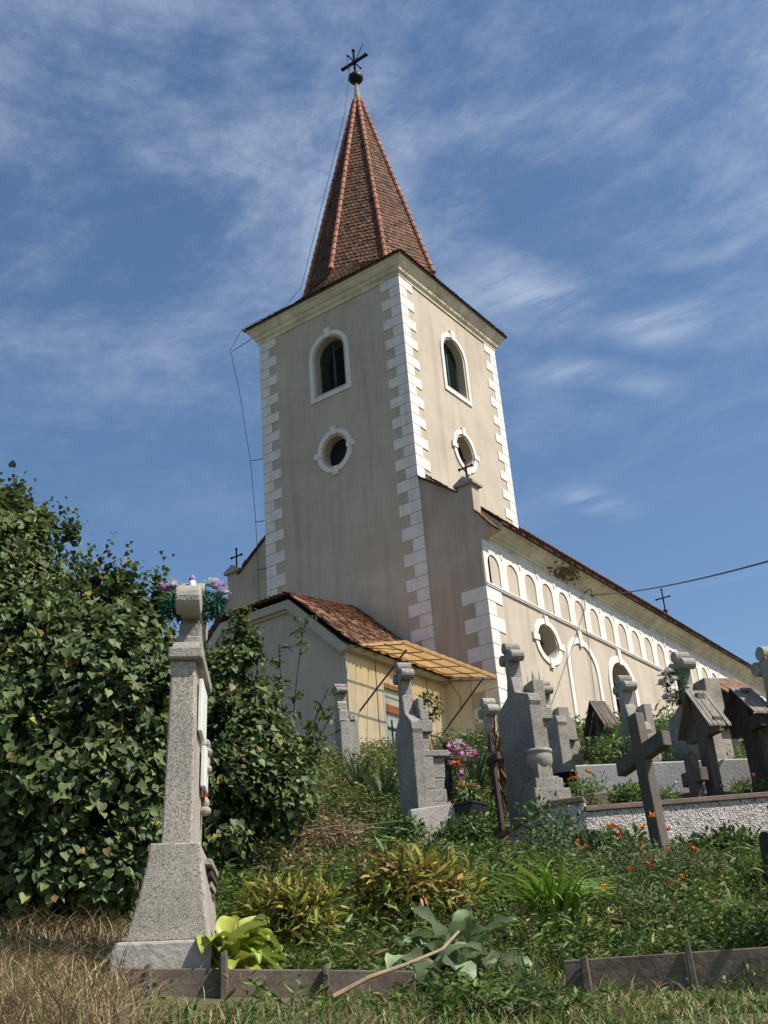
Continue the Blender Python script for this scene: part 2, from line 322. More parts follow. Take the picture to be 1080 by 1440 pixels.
# ------------------------------------------------------------------ tiled roof surfaces
def tiles(A, B, m, expo=.2, tw=.18, parent=None, name='roof_tiles', out=None, mess=0., under=True):
    """A(t), B(t): the left and right border from eave (t=0) to top (t=1); rows of round-ended clay tiles between."""
    ts = np.linspace(0, 1, 60); Lr = sum(np.linalg.norm(.5*(A(ts[i+1])+B(ts[i+1])-A(ts[i])-B(ts[i]))) for i in range(59))
    rows = max(2, int(Lr/expo)); V = []; Fq = []; Ft = []; C = []; C6 = []; n0 = 0; polys = []
    for r in range(rows):
        t0, t1 = r/rows, min(1, (r+1.25)/rows)
        a0, b0, a1, b1 = A(t0), B(t0), A(t1), B(t1); w0 = np.linalg.norm(b0-a0)
        n = max(1, int(round(w0/tw))); ks = np.arange(n+1)/n
        if r % 2 and n > 1: ks = np.r_[0, (np.arange(n)+.5)/n, 1]
        for k0, k1 in zip(ks[:-1], ks[1:]):
            p = [a0+(b0-a0)*k0, a0+(b0-a0)*k1, a1+(b1-a1)*k1, a1+(b1-a1)*k0]
            nrm = np.cross(p[1]-p[0], p[3]-p[0]); ln = np.linalg.norm(nrm)
            if ln < 1e-6:
                nrm = np.cross(p[1]-p[0], p[2]-p[0]); ln = np.linalg.norm(nrm)+1e-9
            nrm = nrm/ln
            if out is not None and nrm@out < 0: nrm = -nrm
            dn = (p[3]-p[0]); dn = dn/(np.linalg.norm(dn)+1e-9)
            j = (random.random()-.5)*.012+random.random()*mess*.03; sl = (random.random()-.5)*mess*.06
            ux = (p[1]-p[0]); lo = .026+abs(j)
            q = [p[0]+ux*.04+nrm*lo+dn*(.02+sl), p[0]+ux*.22+nrm*(lo+.004)-dn*(.01-sl), p[0]+ux*.5+nrm*(lo+.008)-dn*(.024-sl), p[0]+ux*.78+nrm*(lo+.004)-dn*(.01-sl),
                 p[0]+ux*.96+nrm*lo+dn*(.02+sl), p[2]-(p[2]-p[3])*.04+nrm*.008, p[3]+(p[2]-p[3])*.04+nrm*.008]
            V += q+[x-nrm*.022 for x in q[:5]]
            g = random.random(); c = .62+.55*random.random()
            col = (c*(.75+.45*g), c*(.85+.15*g), c*(.85+.1*g)) if random.random() > .12 else (.42*c, .5*c, .55*c)
            polys.append((tuple(n0+i for i in range(7)), col))
            for i in range(4): polys.append(((n0+i, n0+7+i, n0+8+i, n0+i+1), tuple(x*.8 for x in col)))
            n0 += 12
    mb = MB(); mb.v = [tuple(p) for p in V]; mb.f = [p[0] for p in polys]; mb.c = [p[1] for p in polys]
    if under:
        for i in range(8):
            t0, t1 = i/8, (i+1)/8; mb.add([A(t0), B(t0), B(t1), A(t1)], [(0, 1, 2, 3)], (.5, .5, .5))
    return mb
def merge(mbs):
    o = MB()
    for m in mbs:
        n = len(o.v); o.v += m.v; o.f += [tuple(i+n for i in f) for f in m.f]; o.c += m.c
    return o
def ridge_caps(mb, P, Q, r=.1, step=.34):
    P, Q = Vector(P), Vector(Q); Ln = (Q-P).length; n = max(1, int(Ln/step)); d = (Q-P)/n
    for i in range(n):
        a = P+d*i-d*.08; b = P+d*(i+1)
        c = .75+.4*random.random(); col = (c, c*(.9+.2*random.random()), c)
        mb.tube([a, b], r*1.12*(1 if i else 1.1), 8, r*.82, col)

# ------------------------------------------------------------------ the church
church = thing('church', 'cream rendered church with square bell tower, white corner stones and red tiled spire', 'church', (0, 0, 6))
church_inv = Matrix.Translation((0, 0, -6))
def cpart(o, parent=None):
    o.parent = parent or church
    if parent is None: o.matrix_parent_inverse = church_inv
    return o
W = 6.0; ZT = 22.75
# tower wall with the window openings cut in
mb = MB(); mb.box(-W, 0, 0, W, 5.0, 23.2); tower = mb.build('tower_wall', M['plaster'])
cuts = []
def cutter(outl, axis, depth, base, out=.3):
    m_ = MB()
    if axis == 'y': m_.prism(outl, lambda a, b: (a, base-out, b), lambda a, b: (a, base+depth, b))
    else: m_.prism(outl, lambda a, b: (base+out, a, b), lambda a, b: (base-depth, a, b))
    return m_.build('cutter', M['dark'])
cuts += [cutter(arch(-3, .60, 19.62, 21.66), 'y', .75, 0), cutter(ellipse(-3, 17.36, .47, .53), 'y', 1.1, 0),
         cutter(arch(3, .60, 19.62, 21.66), 'x', .75, 0), cutter(ellipse(3, 17.36, .47, .53), 'x', 1.1, 0)]
boolean_cut(tower, cuts); cpart(tower)
def win_frame(face, cx, kind):
    f0, f1 = (lambda a, b: (a, -.045, b), lambda a, b: (a, .02, b)) if face == 'w' else (lambda a, b: (.045, a, b), lambda a, b: (-.02, a, b))
    k0, k1 = (lambda a, b: (a, -.075, b), lambda a, b: (a, .02, b)) if face == 'w' else (lambda a, b: (.075, a, b), lambda a, b: (-.02, a, b))
    m_ = MB()
    if kind == 'arch':
        m_.ringprism(arch(cx, .83, 19.38, 21.88), arch(cx, .685, 19.525, 21.725), f0, f1)
        m_.prism([(cx-.09, 21.66), (cx+.09, 21.66), (cx+.13, 22.02), (cx-.13, 22.02)], k0, k1)
        root = cpart(m_.build('window', M['white']))
        s = MB()                                    # green louvred shutter set back in the reveal
        d0, d1 = (lambda a, b: (a, .27, b), lambda a, b: (a, .32, b)) if face == 'w' else (lambda a, b: (-.27, a, b), lambda a, b: (-.32, a, b))
        s.ringprism(arch(cx, .598, 19.63, 21.655), arch(cx, .52, 19.72, 21.58), d0, d1)
        s.prism([(cx-.04, 19.7), (cx+.04, 19.7), (cx+.04, 21.6), (cx-.04, 21.6)], d0, d1)
        for i in range(20):
            z = 19.74+i*.093; hw = .53 if z < 21.06 else math.sqrt(max(.0, .54**2-(z-21.06)**2))
            if hw < .12: continue
            for sx in (-1, 1):
                a0, a1 = sorted((cx+sx*.04, cx+sx*hw))
                if face == 'w': s.add([(a0, .28, z), (a1, .28, z), (a1, .36, z+.075), (a0, .36, z+.075), (a0, .28, z+.012), (a1, .28, z+.012), (a1, .36, z+.087), (a0, .36, z+.087)], [(0, 1, 2, 3), (4, 7, 6, 5), (0, 4, 5, 1), (2, 6, 7, 3)])
                else: s.add([(-.28, a0, z), (-.28, a1, z), (-.36, a1, z+.075), (-.36, a0, z+.075), (-.28, a0, z+.012), (-.28, a1, z+.012), (-.36, a1, z+.087), (-.36, a0, z+.087)], [(0, 1, 2, 3), (4, 7, 6, 5), (0, 4, 5, 1), (2, 6, 7, 3)])
        cpart(s.build('shutter', M['shutter']), root)
        b = MB(); b.box(*((cx-.6, cx+.6, .74, .745) if face == 'w' else (-.745, -.74, cx-.6, cx+.6)), 19.62, 21.66); cpart(b.build('dark_opening', M['dark']), root)
    else:
        m_.ringprism(ellipse(cx, 17.36, .71, .76), ellipse(cx, 17.36, .54, .61), f0, f1)
        for q in range(4):
            a = math.pi/2*q; ca, sa = round(math.cos(a)), round(math.sin(a))
            c0, c1 = (.50, .80) if q % 2 == 0 else (.57, .86); hw = .075
            pts = [(c0, -hw), (c1, -hw*1.35), (c1, hw*1.35), (c0, hw)]
            m_.prism([(cx+x*ca-y*sa, 17.36+x*sa+y*ca) for x, y in pts], k0, k1)
        root = cpart(m_.build('oval_window', M['white']))
        b = MB(); b.box(*((cx-.55, cx+.55, .34, .5) if face == 'w' else (-.5, -.34, cx-.55, cx+.55)), 16.75, 17.95); cpart(b.build('dark_opening', M['dark']), root)  # black box fills the oval in place of the shade inside
for fc, c in (('w', -3), ('s', 3)): win_frame(fc, c, 'arch'); win_frame(fc, c, 'oval')
# corner stones
zs = [22.72, 21.98, 21.22, 20.47, 19.73, 19.01, 18.29, 17.57, 16.84, 16.12, 15.37, 14.61, 13.83, 13.0, 12.2, 11.42, 10.66, 9.9, 9.15, 8.4]
def quoins(cx, cy, sx, sy, zl, big, small, nm, p=.026):
    m_ = MB()
    for i in range(len(zl)-1):
        z1, z0 = zl[i], zl[i+1]; zm = (z1+z0)/2
        for wd, a, b in ((big, zm, z1), (small, z0, zm)):
            wd += (random.random()-.5)*.03
            xs = sorted((cx+sx*p, cx-sx*wd)); ys = sorted((cy+sy*p, cy-sy*wd))
            m_.box(xs[0], xs[1], ys[0], ys[1], a+.009, b-.009)
    return cpart(m_.build(nm, M['white'], bevel=.006))
quoins(0, 0, 1, -1, zs, .74, .39, 'corner_stones'); quoins(-W, 0, -1, -1, zs, .74, .39, 'corner_stones'); quoins(0, W, 1, 1, zs[:11], .75, .38, 'corner_stones')
# tower cornice
prof = [(-.05, 22.70), (.045, 22.70), (.05, 22.78), (.075, 22.82), (.13, 22.86), (.15, 22.93), (.15, 22.97), (.20, 23.0), (.25, 23.07), (.29, 23.16), (.34, 23.2), (.34, 23.29), (-.05, 23.29)]
def sweep_rect(prof, x0, x1, y0, y1):
    m_ = MB(); vs = []
    for o, z in prof: vs += [(x0-o, y0-o, z), (x1+o, y0-o, z), (x1+o, y1+o, z), (x0-o, y1+o, z)]
    n = len(prof); m_.add(vs, [(i*4+k, i*4+(k+1) % 4, ((i+1) % n)*4+(k+1) % 4, ((i+1) % n)*4+k) for i in range(n) for k in range(4)]); return m_
cpart(sweep_rect(prof, -W, 0, 0, W).build('tower_cornice', M['cornice'], bevel=.006))
# spire: square eaves flaring into an eight-sided pyramid
cx, cy = -3., 3.
rings = [(23.30, 3.43, 3.43*1.414), (23.55, 3.16, 4.32), (23.92, 2.92, 3.70), (24.38, 2.70, 3.02), (24.75, 2.53, 2.53), (34.6, .10, .10)]
def rp(k, t):
    t = min(max(t, 0), 1)*(len(rings)-1); i = min(int(t), len(rings)-2); f = t-i
    a = rad(45*k); rr = [rings[j][2] if k % 2 else rings[j][1] for j in (i, i+1)]; r = rr[0]+(rr[1]-rr[0])*f; z = rings[i][0]+(rings[i+1][0]-rings[i][0])*f
    return np.array([cx+r*math.cos(a), cy+r*math.sin(a), z])
mbs = []
for k in range(8):
    o = np.array([math.cos(rad(45*k+22.5)), math.sin(rad(45*k+22.5)), .3])
    for lo, hi_ in ((0, .8), (.8, 1.)):
        mbs.append(tiles(lambda t, k=k, lo=lo, h=hi_: rp(k, lo+(h-lo)*t), lambda t, k=k, lo=lo, h=hi_: rp(k+1, lo+(h-lo)*t), M['tile'], .19 if hi_ > .9 else .16, .165, out=o, mess=.5))
spire = cpart(merge(mbs).build('spire', M['tile']))
for k in range(8):
    m_ = MB(); P = rp(k, .80); Q = rp(k, 1.0); o = np.array([math.cos(rad(45*k)), math.sin(rad(45*k)), .25])*.05
    ridge_caps(m_, P+o, Q+o*.6, .085, .33); cpart(m_.build('ridge_caps', M['ridge']), spire)
b = MB(); b.box(-W-.39, .39, -.39, W+.39, 23.27, 23.31); cpart(b.build('eave_board', M['coping']), spire)
# finial: rod, ball and iron cross
f = MB(); f.lathe([(.15, 34.3), (.13, 34.8), (.085, 35.2), (.06, 35.5)], 12, (cx, cy, 0)); fin = cpart(f.build('finial', M['stone']))
f = MB(); f.ball((cx, cy, 35.78), .31, .8); cpart(f.build('ball', M['iron'], smooth=True), fin)
f = MB(); f.box(cx-.04, cx+.04, cy-.04, cy+.04, 35.9, 37.3)
f.box(cx-.60, cx+.60, cy-.045, cy+.045, 36.62, 36.73)
for e in (-.60, .60): f.ball((cx+e, cy, 36.68), .085)
f.ball((cx, cy, 37.32), .085); f.tube([(cx, cy-.42, 36.68), (cx, cy+.42, 36.68)], .03); f.tube([(cx+.05, cy, 36.7), (cx+.42, cy+.1, 37.5)], .018); f.tube([(cx-.22, cy-.1, 36.0), (cx-.3, cy-.1, 37.3)], .012)
for e in (-.42, .42): f.ball((cx, cy+e, 36.68), .05)
cpart(f.build('spire_cross', M['iron']), fin)
# nave
NX, NL, NY1 = 1.83, -7.83, 29.5
mb = MB(); mb.box(NL, NX, .05, NY1, 5.0, 12.9); nave = mb.build('nave_wall', M['plaster'])
def oval_y(cx_): return ellipse(cx_, 10.43, .60, .55)
cuts = [cutter(ellipse(3.33, 10.45, .56, .50), 'x', .8, NX), cutter(arch(8.3, .80, 8.3, 10.84, rise=.78), 'x', .6, NX), cutter(arch(17.5, .80, 8.3, 10.84, rise=.78), 'x', .6, NX)]
boolean_cut(nave, cuts); cpart(nave)
fx0, fx1 = (lambda a, b: (NX+.045, a, b)), (lambda a, b: (NX-.02, a, b)); kx0 = lambda a, b: (NX+.075, a, b)
def oval_frame(cy_):
    m_ = MB(); m_.ringprism(ellipse(cy_, 10.44, .82, .70), ellipse(cy_, 10.44, .62, .54), fx0, fx1)
    for q in range(4):
        a = math.pi/2*q; ca, sa = round(math.cos(a)), round(math.sin(a)); c0, c1 = (.58, .94) if q % 2 == 0 else (.50, .80); hw = .085
        m_.prism([(cy_+x*ca-y*sa, 10.44+x*sa+y*ca) for x, y in [(c0, -hw), (c1, -hw*1.3), (c1, hw*1.3), (c0, hw)]], kx0, fx1)
    r = cpart(m_.build('oval_window', M['white']))
    b = MB(); b.box(NX-.79, NX-.45, cy_-.6, cy_+.6, 9.85, 11.05); cpart(b.build('dark_opening', M['dark']), r)  # black block standing in for the unlit depth of the oval
    b = MB()
    for e in (-.2, .1): b.box(NX-.40, NX-.375, cy_+e-.012, cy_+e+.012, 9.95, 10.95)
    for e in (10.3, 10.6): b.box(NX-.402, NX-.373, cy_-.5, cy_+.5, e-.012, e+.012)
    cpart(b.build('window_bars', M['iron']), r)
oval_frame(3.33)
def blind(cy_, hw, z0, zt, name, iw=.19, rise=None):
    m_ = MB(); m_.ringprism(arch(cy_, hw, z0, zt, rise=rise or hw), arch(cy_, hw-iw, z0+.02, zt-iw, rise=(rise or hw)-iw), fx0, fx1)
    m_.prism([(cy_-.08, zt-.28), (cy_+.08, zt-.28), (cy_+.12, zt+.22), (cy_-.12, zt+.22)], kx0, fx1)
    return cpart(m_.build(name, M['white']))
blind(5.5, 1.1, 7.0, 11.06, 'blind_arch', rise=1.05); blind(12.9, 1.1, 7.0, 11.06, 'blind_arch', rise=1.05)
for c in (8.3, 17.5):
    r = blind(c, 1.06, 8.05, 11.08, 'arched_window', .22, 1.0)
    b = MB(); b.box(NX-.595, NX-.57, c-.8, c+.8, 8.3, 10.9); cpart(b.build('window_pane', M['dark']), r)
    b = MB(); b.box(NX-.565, NX-.53, c-.03, c+.03, 8.3, 10.8); b.box(NX-.567, NX-.53, c-.8, c+.8, 9.9, 9.96); cpart(b.build('glazing_bars', M['white']), r)
# frieze with little round-headed panels
mb = MB(); mb.box(NX-.02, NX+.035, .052, NY1, 11.43, 12.80); fr = mb.build('frieze', M['white']); m_ = MB(); y = .57; i = 0
while y < NY1-.4:
    m_.prism(arch(y, .32, 11.45, 12.38, 12), lambda a, b: (NX+.2, a, b), lambda a, b: (NX-.1, a, b)); i += 1; y += 1.045
boolean_cut(fr, [m_.build('cutter', M['dark'])]); cpart(fr)
y = 1.07
while y < NY1-.4: m_ = MB(); m_.box(NX+.034, NX+.05, y-.07, y+.07, 12.42, 12.8); m_.box(NX+.034, NX+.058, y-.03, y+.03, 12.36, 12.8); y += 1.045; cpart(m_.build('frieze_bracket', M['white']))
mb = MB(); mb.box(NX-.02, NX+.075, .04, NY1, 11.385, 11.43); mb.box(NX-.02, NX+.055, .045, NY1, 11.34, 11.384); cpart(mb.build('string_course', M['white'], bevel=.008))
nz = [11.335-.416*2*i for i in range(9)]
quoins(NX, .05, 1, -1, nz, .80, .40, 'corner_stones')
nprof = [(0, 12.74), (.05, 12.74), (.055, 12.82), (.10, 12.84), (.11, 12.91), (.18, 12.94), (.22, 12.97), (.23, 13.03), (.33, 13.06), (.40, 13.08), (.41, 13.15), (.46, 13.16), (.46, 13.22), (0, 13.22)]
for sx, x0 in ((1, NX), (-1, NL)):
    m_ = MB(); n = len(nprof); vs = [(x0+sx*o, y_, z) for y_ in (.42, NY1) for o, z in nprof]
    m_.add(vs, [(i, (i+1) % n, n+(i+1) % n, n+i) for i in range(n)]+[tuple(range(n)), tuple(range(2*n-1, n-1, -1))]); cpart(m_.build('nave_cornice', M['cornice'], bevel=.006))
m_ = MB()                                               # crumbled, mossy patch of the cornice
for i in range(170):
    yy = 4.7+random.gauss(0, .33); t = min(1, max(0, random.gauss(.55, .3))); m_.ball((NX+.02+.42*t, yy+.25*(t-.5), 12.775+.33*t+random.gauss(0, .012)), .02+.035*random.random(), .7, 4)
cpart(m_.build('moss_patch', M['moss']))
# west gable wall with its two pinnacles and iron crosses
def gable(sx, x0):
    ol = [(0, 5.0), (0, 15.30), (1.27, 14.36), (1.30, 14.62), (1.76, 14.50), (1.76, 13.62), (2.25, 12.98), (2.15, 12.93), (2.02, 12.90), (1.90, 12.78), (1.83, 12.72), (1.83, 5.0)]
    ol = [(x0+sx*a, b) for a, b in ol]
    m_ = MB(); m_.prism(ol[::-1], lambda a, b: (a, .03, b), lambda a, b: (a, .42, b)); cpart(m_.build('gable_wall', M['plaster_grey']))
    g_ = MB(); fo = [(x0+sx*a, b) for a, b in [(-.05, 12.9), (2.2, 12.95), (2.36, 13.17), (-.05, 15.58)]]; g_.prism(fo, lambda a, b: (a, .40, b), lambda a, b: (a, .50, b)); cpart(g_.build('roof_end', M['plaster_grey']))
    c = MB(); px = x0+sx*1.53
    c.add([(px-.33, -.06, 14.50), (px+.33, -.06, 14.50), (px+.33, .52, 14.50), (px-.33, .52, 14.50), (px-.33, -.06, 14.58), (px+.33, -.06, 14.58), (px+.33, .52, 14.58), (px-.33, .52, 14.58), (px, -.02, 14.80), (px, .48, 14.80)],
          [(0, 3, 2, 1), (0, 1, 5, 4), (2, 3, 7, 6), (1, 2, 6, 5), (3, 0, 4, 7), (4, 5, 8), (6, 7, 9), (5, 6, 9, 8), (7, 4, 8, 9)])
    pin = cpart(c.build('pinnacle_cap', M['stone']))
    x = MB(); x.tube([(px, .23, 14.75), (px, .23, 15.42)], .028); x.tube([(px-.22, .23, 15.17), (px+.22, .23, 15.17)], .028)
    for q in ((px-.22, .23, 15.17), (px+.22, .23, 15.17), (px, .23, 15.43)): x.ball(q, .045, n=6)
    cpart(x.build('iron_cross', M['iron']), pin)
    for a, b in (((0.03, 15.33), (1.26, 14.40)), ((1.78, 13.64), (2.30, 12.98))):
        t = MB(); nt_ = int(math.dist(a, b)/.17)
        for i in range(nt_):
            q = (i+.5)/nt_; xx = x0+sx*(a[0]+(b[0]-a[0])*q); zz = a[1]+(b[1]-a[1])*q
            R = Matrix.Translation((xx, .2+random.gauss(0, .015), zz)) @ Matrix.Rotation(sx*math.atan2(-(b[1]-a[1]), b[0]-a[0])+random.gauss(0, .08), 4, 'Y')
            c_ = .5+.5*random.random(); t.box(-.12, .12, -.27, .27, -.012, .02, R, (c_, c_*1.05, c_))
        cpart(t.build('coping_tiles', M['tile']))
gable(1, 0); gable(-1, -6.0)
# nave roof
RZ, EX, EZ = 18.50, 2.37, 13.20
def ramp(a, b): a = np.array(a, float); b = np.array(b, float); return lambda t: a+(b-a)*t
mbs = [tiles(ramp((EX, .43, EZ), (-3, .43, RZ)), ramp((EX, NY1+.4, EZ), (-3, 27.0, RZ)), None, .21, .19, out=np.array([1, 0, 1.]), mess=1.0),
       tiles(ramp((-6-EX, .43, EZ), (-3, .43, RZ)), ramp((-6-EX, NY1+.4, EZ), (-3, 27.0, RZ)), None, .42, .4, out=np.array([-1, 0, 1.])),
       tiles(ramp((EX, NY1+.4, EZ), (-3, 27.0, RZ)), ramp((-6-EX, NY1+.4, EZ), (-3, 27.01, RZ)), None, .3, .3, out=np.array([0, 1., 1.]))]
mb = merge(mbs); mb.box(EX-.08, EX+.01, .43, NY1+.3, EZ-.03, EZ+.03, col=(.35, .3, .3))
roof = cpart(mb.build('nave_roof', M['tile']))
m_ = MB(); ridge_caps(m_, (-3, 6.2, RZ+.02), (-3, 27.0, RZ+.02), .07, .4); cpart(m_.build('ridge_caps', M['tile']), roof)
x = MB(); x.tube([(-3, 26.6, RZ), (-3, 26.6, RZ+1.35)], .04); x.tube([(-3.36, 26.6, RZ+.9), (-2.64, 26.6, RZ+.9)], .035); x.ball((-3, 26.6, RZ+.2), .12, n=8)
for q in ((-3.36, 26.6, RZ+.9), (-2.64, 26.6, RZ+.9), (-3, 26.6, RZ+1.36)): x.ball(q, .055, n=6)
cpart(x.build('ridge_cross', M['iron']), roof)
m_ = MB(); m_.tube([(NX+.065, 6.05, 12.6), (NX+.085, 6.0, 11.38), (NX+.055, 5.9, 9.5), (NX+.012, 5.85, 7.2)], .009); m_.tube([(NX+.03, 6.3, 12.75), (NX+.32, 6.3, 12.85), (NX+.32, 6.3, 12.62)], .018); m_.ball((NX+.32, 6.3, 12.62), .05)
cpart(m_.build('wall_line', M['wire']))  # thin dark line down the nave wall, plus bracket and insulator
# lightning conductor down the spire and the tower's north-west corner
pts = [rp(5, t)+np.array([-.22, -.16, .05]) for t in (.985, .95, .9, .85, .81, .6, .4, .2)]+[np.array(p) for p in [(-6.42, -.42, 23.42), (-6.95, -.5, 22.7), (-6.75, -.3, 21.0), (-6.42, -.2, 18.2), (-6.33, -.12, 16.0), (-6.3, -.1, 14.0), (-6.28, -.08, 9.0)]]
m_ = MB(); m_.tube([(cx-.05, cy-.3, 36.2)]+[tuple(p) for p in pts], .009, 4)
for z, xo in ((22.7, -6.95), (18.2, -6.42), (15.9, -6.33), (14.2, -6.3)): m_.tube([(-5.98, .0, z+(.5 if z > 22 else 0)), (xo, -.4 if z > 22 else -.15, z)], .013, 4)
cpart(m_.build('lightning_wire', M['wire']))

# ------------------------------------------------------------------ the annex at the tower's foot
AX0, AX1, AY = -5.4, .2, -4.4
annex = thing('church_annex', 'low grey annex with clipped tiled gable built against the tower foot', 'annex', ((AX0+AX1)/2, AY/2, 5.5))
def apart(o, parent=None):
    o.parent = parent or annex
    if parent is None: o.matrix_parent_inverse = Matrix.Translation((-(AX0+AX1)/2, -AY/2, -5.5))
    return o
ol = [(AX0, 5.0), (AX1, 5.0), (AX1, 9.03), (-1.48, 10.56), (-3.74, 10.56), (AX0, 9.03)]
m_ = MB(); m_.prism(ol, lambda a, b: (a, AY, b), lambda a, b: (a, -.01, b)); aw = m_.build('wall', M['plaster_annex'])
m_ = MB(); m_.box(AX1-.12, AX1+.3, -2.95, -1.85, 5.9, 8.32); boolean_cut(aw, [m_.build('cutter', M['dark'])]); apart(aw)
m_ = MB(); m_.box(AX1+.002, AX1+.012, AY, -2.97, 6.62, 9.1); m_.box(AX1+.002, AX1+.012, -1.83, -.002, 6.62, 9.1); m_.box(AX1+.002, AX1+.012, -2.97, -1.83, 8.34, 9.1); apart(m_.build('canopy_lit_render', M['cream']))  # panel ends at the canopy's shadow edge, filtered yellow light put into its colour
for a_, b_ in ((AY, -2.97), (-1.83, -.002)): m_ = MB(); m_.box(AX1+.002, AX1+.02, a_, b_, 5.0, 6.616); apart(m_.build('sunlit_base', M['sunlit_base']))  # same wall below that edge, direct sun given as a separate colour
m_ = MB(); m_.box(0.03, NX-.82, -.012, .04, 7.2, 9.0); cpart(m_.build('canopy_lit_render', M['cream']))  # yellowish light under the canopy, laid on the nave wall as colour
# door
m_ = MB(); m_.box(AX1-.08, AX1-.04, -2.90, -1.9, 5.95, 7.62); door = apart(m_.build('door', M['blue_paint']))
m_ = MB(); m_.box(AX1-.1, AX1+.02, -2.97, -2.90, 5.95, 8.36); m_.box(AX1-.1, AX1+.02, -1.90, -1.83, 5.95, 8.36); apart(m_.build('door_jambs', M['blue_paint']), door)
m_ = MB(); m_.box(AX1-.1, AX1+.025, -2.9, -1.9, 8.24, 8.36); apart(m_.build('lintel', M['wood_new']), door)
m_ = MB(); m_.box(AX1-.1, AX1+.02, -2.9, -1.9, 7.62, 7.82); apart(m_.build('transom_bar', M['orange_wood']), door)
m_ = MB(); m_.box(AX1-.075, AX1-.05, -2.90, -1.9, 7.82, 8.24); apart(m_.build('transom_pane', M['glass_grey']), door)
m_ = MB(); m_.box(AX1-.04, AX1-.015, -2.62, -2.58, 6.85, 7.45); m_.box(AX1-.04, AX1-.017, -2.76, -2.44, 7.2, 7.24); apart(m_.build('door_cross', M['iron']), door)
m_ = MB(); m_.box(AX1-.04, AX1+.01, -2.78, -2.66, 6.62, 6.65); apart(m_.build('door_handle', M['iron']), door)
# roof: two slopes and a clipped end
aR, aRx, s_ = 11.9, -2.6, .93
def az_(x): return aR-abs(x-aRx)*s_
ey = AY-.22
mbs = []
for sx in (1, -1):
    xe = aRx+sx*3.12; xh = aRx+sx*1.2
    A1, B1 = ramp((xe, ey, az_(xe)), (xh, ey, az_(xh))), ramp((xe, -.0, az_(xe)), (xh, -.0, az_(xh)))
    mbs.append(tiles(A1, B1, None, .17, .16, out=np.array([sx, 0, 1.]), mess=.9))
    A2, B2 = ramp((xh, ey, az_(xh)), (aRx, -.14, aR)), ramp((xh, 0, az_(xh)), (aRx, 0, aR))
    mbs.append(tiles(A2, B2, None, .17, .16, out=np.array([sx, 0, 1.]), mess=.9))
mbs.append(tiles(ramp((aRx-1.25, ey-.08, az_(aRx-1.2)-.03), (aRx, -.14, aR)), ramp((aRx+1.25, ey-.08, az_(aRx+1.2)-.03), (aRx, -.135, aR)), None, .17, .16, out=np.array([0, -1., 1.]), mess=.9))
aroof = apart(merge(mbs).build('roof', M['tile_pale']))
m_ = MB(); m_.tube([(aRx-.1, -.03, aR+.05), (aRx+3.0, -.03, az_(aRx+3.0)+.07)], .035, 5); apart(m_.build('flashing', M['wood_dark']), aroof)
# moulded band under the roof edge
m_ = MB(); band = [(AX1+.22, 8.88), (-1.40, 10.62), (-3.80, 10.62), (AX0-.22, 8.88)]
inn = [(AX1-.02, 8.80), (-1.50, 10.40), (-3.70, 10.40), (AX0+.02, 8.80)]
for k in range(3):
    a, b, c, d = band[k], band[k+1], inn[k+1], inn[k]
    m_.prism([a, b, c, d], lambda x, z: (x, AY-.16, z), lambda x, z: (x, AY+.005, z))
    m2_ = lambda p, q, f_: (p[0]+(q[0]-p[0])*f_, p[1]+(q[1]-p[1])*f_)
    m_.prism([d, c, m2_(c, b, -.35), m2_(d, a, -.35)], lambda x, z: (x, AY-.07, z), lambda x, z: (x, AY+.004, z))
apart(m_.build('cornice_band', M['plaster_annex']))
for a_, b_ in ((AX1+.001, AX1+.2), (AX0-.2, AX0-.001)): m_ = MB(); m_.box(a_, b_, AY, -.02, 8.84, 8.98); apart(m_.build('eave_soffit', M['plaster_annex']))
for yy in (-3.2, -.9): m_ = MB(); m_.tube([(AX1+.02, yy, 9.0), (AX1+.02, yy-.02, 6.7)], .008, 4); apart(m_.build('wall_line', M['wire']))
# canopy
cz0, cz1, cxo = 8.98, 8.66, 1.85; cy0, cy1 = -4.3, -.05
canopy = apart(bpy.data.objects.new('canopy', None)); COL.objects.link(canopy); canopy.matrix_parent_inverse = Matrix.Translation((-(AX0+AX1)/2, -AY/2, -5.5))
m_ = MB(); n = 40; vs = []
for i in range(n+1):
    yy = cy0+(cy1-cy0)*i/n; wv = .012*math.sin(i*1.7)
    vs += [(AX1+.05, yy, cz0+.05+wv), (cxo+.06, yy, cz1+.05+wv)]
m_.add(vs, [(2*i, 2*i+1, 2*i+3, 2*i+2) for i in range(n)]); apart(m_.build('canopy_sheet', M['sheet']), canopy)
m_ = MB()
def bar(m_, a, b, r=.02): m_.tube([a, b], r, 4)
for i in range(4):
    m_ = MB(); xx = AX1+.06+(cxo-AX1-.06)*i/3; zz = cz0+(cz1-cz0)*i/3; bar(m_, (xx, cy0, zz), (xx, cy1, zz), .022 if i in (1, 2) else .034); apart(m_.build('purlin', M['yellow_paint']), canopy)
m_ = MB()
for i in range(6):
    m_ = MB(); yy = cy0+(cy1-cy0)*i/5; bar(m_, (AX1+.05, yy, cz0-.03), (cxo-.03, yy, cz1-.03), .016); apart(m_.build('rafter', M['rust']), canopy)
for yy, yw in ((cy0+.35, cy0+.3), (cy1-.4, cy1-.35)):
    m_ = MB(); bar(m_, (AX1+.03, yw, 7.42), (cxo-.15, yy, cz1-.05), .024)
    m_.tube([(AX1+.03, yw, cz0-.1), (AX1+.45, yy, cz0-.22), (AX1+.75, yy, 8.25), (AX1+.72, yy, 7.98)] if yw > -1 else [(AX1+.03, yw, cz0-.1), (AX1+.6, yy, cz0-.1), (cxo-.3, yy, cz1-.02)], .011, 4)
    apart(m_.build('brace', M['wood_dark']), canopy)

